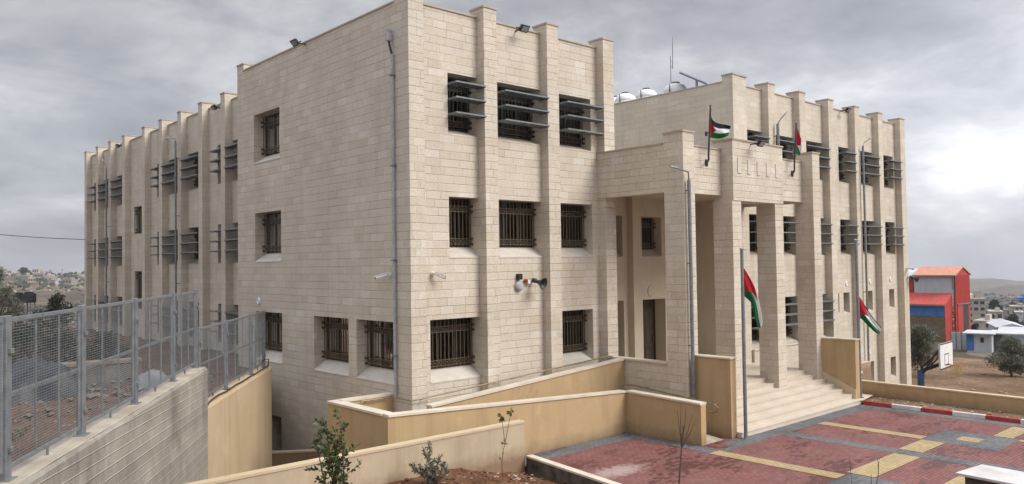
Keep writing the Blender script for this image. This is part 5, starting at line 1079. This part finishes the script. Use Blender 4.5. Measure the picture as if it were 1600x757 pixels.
# ================================================================== sheds, fences and houses beyond the field
def pbx(px0, px1, py0, py1, d, depth, yaw=0.0):
    """a box standing at depth d whose front spans those directions; returns corners (front-left, front-right, back-right, back-left) in plan and z range"""
    a = at(px0, py1, d); b = at(px1, py1, d); zt_ = at((px0+px1)/2, py0, d).z; zb_ = min(a.z, b.z)
    u = Vector((b.x-a.x, b.y-a.y, 0)); W_ = u.length; c = Vector(((a.x+b.x)/2, (a.y+b.y)/2, 0))
    rd = Vector((c.x-CAM.x, c.y-CAM.y, 0)).normalized(); u2 = Vector((rd.y, -rd.x, 0)); W_ = abs(u.dot(u2)); u = u2
    u = Matrix.Rotation(yaw, 3, 'Z') @ u; v = Vector((-u.y, u.x, 0))
    if v.dot(c-CAM) < 0: v = -v
    return c-u*W_/2, u, v, W_, zb_, zt_
def house(px0, px1, py0, py1, d, label, mt, depth=None, yaw=0.0, floors=1, cols=3, name='house', roof=True, sink=3.0, gable=None, group=None, cat='house', tanks=0, wins=True):
    o_, u, v, W_, z0, z1 = pbx(px0, px1, py0, py1, d, 0, yaw); D_ = depth or W_*.8; T = thing(name, (o_.x, o_.y, z0), label, cat, group); Z = Vector((0, 0, 1))
    def bx(mb, a, b, c, d_, e_, f_): mb.hexa([o_+u*p+v*q+Z*r_ for r_ in (e_, f_) for p, q in ((a, c), (b, c), (b, d_), (a, d_))])
    m = MB(); bx(m, 0, W_, 0, D_, z0-sink, z1); m.build('wall', mt, T)
    h = z1-z0
    if gable:
        m = MB(); g = h*gable; ov = .3
        m.add([o_+u*p+v*q+Z*r_ for p, q, r_ in ((-ov, -ov, z1), (W_/2, -ov, z1+g), (W_+ov, -ov, z1), (-ov, D_+ov, z1), (W_/2, D_+ov, z1+g), (W_+ov, D_+ov, z1))], [(0, 1, 4, 3), (1, 2, 5, 4), (0, 2, 1), (3, 4, 5)]); m.build('roof', M['whitem'], T)
    elif roof:
        m = MB(); t_ = max(.25, h*.06); bx(m, -.2, W_+.2, -.2, D_+.2, z1, z1+t_); bx(m, W_*.55, W_*.85, D_*.3, D_*.7, z1+t_, z1+t_+min(2.2, h*.35)); r_ = m.build('roof', mt, T)
        for k_ in range(tanks):
            m = MB(); c = o_+u*(W_*(.12+.14*k_))+v*D_*.4+Z*(z1+t_); m.lathe(c, [(.55, 0), (.6, .3), (.6, 1.0), (.3, 1.35)], 10); m.build('tank', M['white'], r_)
    if wins:
        fh = h/floors
        for f_ in range(floors):
            for c in range(cols):
                if R.random() < .12: continue
                uu = W_*(c+.5)/cols; ww = min(.9, W_/cols*.32); zc_ = z0+fh*(f_+.52); hh = min(.8, fh*.24); m = MB(); bx(m, uu-ww, uu+ww, -.06, .1, zc_-hh, zc_+hh); m.build('window', M['room'], T)
    return T, o_, u, v, W_, z0, z1, bx
R.seed(12)
hs = [stone_mat('far_stone_%d' % i, c, bw=.6, rh=.3, ms=.012) for i, c in enumerate(([(.36, .315, .26), (.40, .35, .29), (.42, .37, .31), (.45, .40, .34)], [(.43, .39, .33), (.46, .42, .36), (.49, .45, .39), (.52, .48, .42)], [(.28, .25, .21), (.31, .275, .235), (.34, .30, .26), (.37, .33, .285)]))]
T, o_, u, v, W_, z0, z1, bx = house(1486, 1536, 520, 548, 76, 'white panel fence at the foot of the red industrial building', M['whitem'], .12, 0, roof=False, wins=False, name='panel_fence', sink=1.5, cat='fence')
m = MB()
for i in range(7): bx(m, W_*i/6-.04, W_*i/6+.04, -.1, 0, z0-1.5, z1+.1)
m.build('post', M['galv'], T)
T, o_, u, v, W_, z0, z1, bx = house(1511, 1550, 522, 548, 72, 'white site shed with a blue panel and a small dark window', M['whitem'], 3, -.1, roof=False, wins=False, name='site_shed', sink=1, cat='shed')
m = MB(); bx(m, 0, W_*.28, -.05, -.001, z0, z1-.05); m.build('blue_panel', M['bluem'], T); m = MB(); bx(m, W_*.55, W_*.68, -.04, -.001, z0+.75, z0+1.2); m.build('window', M['room'], T)
m = MB(); bx(m, W_*.76, W_*.95, -.04, -.001, z0, z1-.15); m.build('door', M['greym'], T); m = MB(); bx(m, -.3, W_+.3, -.6, 3.3, z1, z1+.09); m.build('roof', M['whitem'], T)
T, o_, u, v, W_, z0, z1, bx = house(1548, 1566, 522, 547, 73, 'dark grey metal shed beside the white site shed', M['green_paint'], 3, -.1, roof=False, wins=False, name='metal_shed', sink=1, cat='shed')
m = MB(); bx(m, -.2, W_+2.5, -.5, 3.3, z1, z1+.1); m.build('roof', M['whitem'], T)
T, o_, u, v, W_, z0, z1, bx = house(1562, 1640, 520, 528, 84, 'long low white roofed store behind the right olive tree', M['greym'], 6, 0, roof=False, wins=False, name='store_shed', sink=4, cat='shed')
m = MB(); bx(m, -.2, W_+.3, -.5, 6.3, z1, z1+.12); m.build('roof', M['whitem'], T)
house(1560, 1603, 512, 526, 105, 'pale blue metal warehouse with a shallow gable roof', M['greym'], 9, .15, roof=True, wins=False, name='warehouse', gable=.45, sink=5, cat='warehouse')
GH = 'stone houses in the valley on the right'
house(1511, 1541, 469, 507, 235, 'four storey stone house with white roof tanks right of the red building', hs[0], 9, .15, 4, 3, tanks=3, sink=6, group=GH)
house(1523, 1548, 503, 527, 165, 'two storey stone house with balconies below the four storey one', hs[1], 6, -.2, 2, 3, sink=5, group=GH)
house(1547, 1567.5, 488, 500, 240, 'low pale stone house right of the dark trees', hs[1], 8, .1, 1, 2, sink=6, group=GH)
house(1581, 1604, 480, 491, 300, 'wide stone house at the right edge of the picture', hs[0], 10, .1, 2, 4, sink=8, group=GH)
house(1592, 1606, 466, 479, 380, 'house with a blue upper storey at the right edge', M['bluem'], 10, .1, 1, 2, sink=10, group=GH)
house(1586, 1598, 489, 495, 210, 'small white roofed hut among the bushes on the right', M['whitem'], 4, 0, 1, 1, sink=5, group=GH, wins=False)
house(1567, 1580, 485, 492, 330, 'small tan house between the low pale house and the wide one', hs[2], 7, 0, 1, 2, sink=8, group=GH)
for i, (a, b, c, d_, dd) in enumerate(((1543, 1566, 470, 492, 262), (1540, 1556, 489, 512, 175), (1515, 1531, 507, 528, 132), (1566, 1600, 493, 512, 170), (1575, 1590, 474, 486, 420))):
    q = at((a+b)/2, d_, dd); tree((q.x, q.y, q.z-1), (d_-c)/FPX*dd+1, (b-a)/FPX*dd, ['dark broad tree beside the four storey stone house', 'dark round tree in front of the low pale house', 'dark trees at the corner of the red building', 'spreading scrubby tree above the blue warehouse', 'small dark tree far off above the wide stone house'][i], 'dark_leaf', 1500, .55*dd/200, .4*dd/200, .1, name='valley_tree', group='dark trees in the valley', clumps=22, low=.0, seed=40+i)
# village on the left skyline
R.seed(5)
LH = [(0, 8, 421, 436, 'pale block at the left end of the skyline village'), (8.5, 17.5, 422, 437, 'second pale house from the left of the skyline village'), (20, 33, 428, 437, 'low pale house left of the dark grove'), (34, 45, 431, 441, 'low house in front of the dark grove'), (50, 60, 421, 433, 'tallest pale house right of the dark grove'), (54, 67, 428, 440, 'wide pale house below the tallest one'), (43, 56, 434, 442, 'flat roofed house under the grove'), (67, 76, 431, 440, 'small house between two wide ones'), (73, 82, 425, 435, 'pale square house in the middle of the skyline'), (69, 86, 433, 442, 'long white house in the middle of the hillside'), (86, 100, 438, 444, 'low white terrace house'), (97, 112, 437, 444, 'low house below the masts'), (113, 121, 429, 436, 'grey house among the trees near the school'), (121, 131, 432, 438, 'last pale house before the school wall')]
for i, (a, b, c, d_, l) in enumerate(LH): house(a, b, c, d_, 700-((d_-430)*14), l+' on the left', hs[i % 3], 10, R.uniform(-.4, .4), 2 if d_-c > 9 else 1, 3, sink=9, group='pale houses on the left hill')
for i, (a, b, c, d_, l) in enumerate(((22, 50, 421, 432, 'dark grove on the skyline of the left hill'), (104, 113, 428, 437, 'dark trees near the masts on the left hill'), (122, 133, 429, 439, 'dark trees on the hill beside the school wall'), (0, 9, 430, 438, 'dark trees at the left end of the hill'), (84, 92, 431, 440, 'small dark trees on the middle of the left hill'))):
    dd = 690; q = at((a+b)/2, d_, dd); tree((q.x, q.y, q.z-2), (d_-c)/FPX*dd+2, (b-a)/FPX*dd, l, 'dark_leaf', 1300, 1.6, 1.2, .1, name='hill_trees', group='dark trees on the left hill', clumps=24, low=.0, seed=60+i)
for px, py, l in ((97.5, 420, 'thin grey mast on the left hill'), (102, 426, 'shorter thin mast on the left hill')):
    a = at(px, 440, 690); b_ = at(px, py, 690); m = MB(); m.tube([a, b_], .25, 5); m.bar(b_-Vector((1.2, 0, 1)), b_+Vector((1.2, 0, -1)), .2); solo(m, 'radio_mast', M['galv'], a, l, 'mast', 'masts on the left hill')
# scrub and boulders on the hillsides (nobody could count them)
def scrub(name, mt, n, azr, rr, s0, s1, seed, kind='stuff'):
    R.seed(seed); m = MB()
    for i in range(n):
        az_ = R.uniform(*azr); r_ = R.uniform(*rr); x = CAM.x+r_*math.cos(math.radians(az_)); y = CAM.y+r_*math.sin(math.radians(az_))
        if fbm(x, y, .012, 3) < R.uniform(-.5, .25): continue
        c = Vector((x, y, th(r_, az_))); s = R.uniform(s0, s1)*(.6+r_/700); o = len(m.v)
        for k_ in range(7): a = k_*.8976; q = R.uniform(.7, 1.2)*s; m.v.append((c.x+q*math.cos(a), c.y+q*math.sin(a), c.z-.3))
        for k_ in range(7): a = k_*.8976+.4; q = R.uniform(.45, .9)*s; m.v.append((c.x+q*math.cos(a), c.y+q*math.sin(a), c.z+s*R.uniform(.45, .75)))
        m.v.append((c.x, c.y, c.z+s*R.uniform(.8, 1.15)))
        for k_ in range(7): m.f += [(o+k_, o+(k_+1) % 7, o+7+k_), (o+(k_+1) % 7, o+7+(k_+1) % 7, o+7+k_), (o+7+k_, o+7+(k_+1) % 7, o+14)]
    struct(m, name, M[mt], kind)
scrub('hill_scrub', 'dark_leaf', 1500, (73, 84), (140, 760), .5, 1.6, 91)
scrub('hill_boulders', 'rock', 900, (73, 84), (140, 760), .3, .9, 92)
scrub('valley_scrub', 'dark_leaf', 1700, (11, 23), (110, 1200), .5, 1.7, 93)
scrub('valley_boulders', 'rock', 900, (11, 23), (90, 700), .3, .9, 94)
# ================================================================== the hazy air
m = MB(); m.box(CAM.x-3600, CAM.x+3600, CAM.y-3600, CAM.y+3600, -140, 62); hz = MB(); hz = m.build('haze', None) if False else None
hm = bpy.data.materials.new('hazy_air'); hm.use_nodes = True; t = hm.node_tree
for n in list(t.nodes): t.nodes.remove(n)
pv = nd(t, 'ShaderNodeVolumePrincipled'); pv.inputs['Color'].default_value = (.80, .82, .88, 1); pv.inputs['Density'].default_value = .00026; pv.inputs['Anisotropy'].default_value = .2
oo = nd(t, 'ShaderNodeOutputMaterial'); t.links.new(pv.outputs[0], oo.inputs['Volume'])
hz = m.build('haze', hm); hz['kind'] = 'stuff'
for o in COL.objects:
    if '_base' in o: del o['_base']
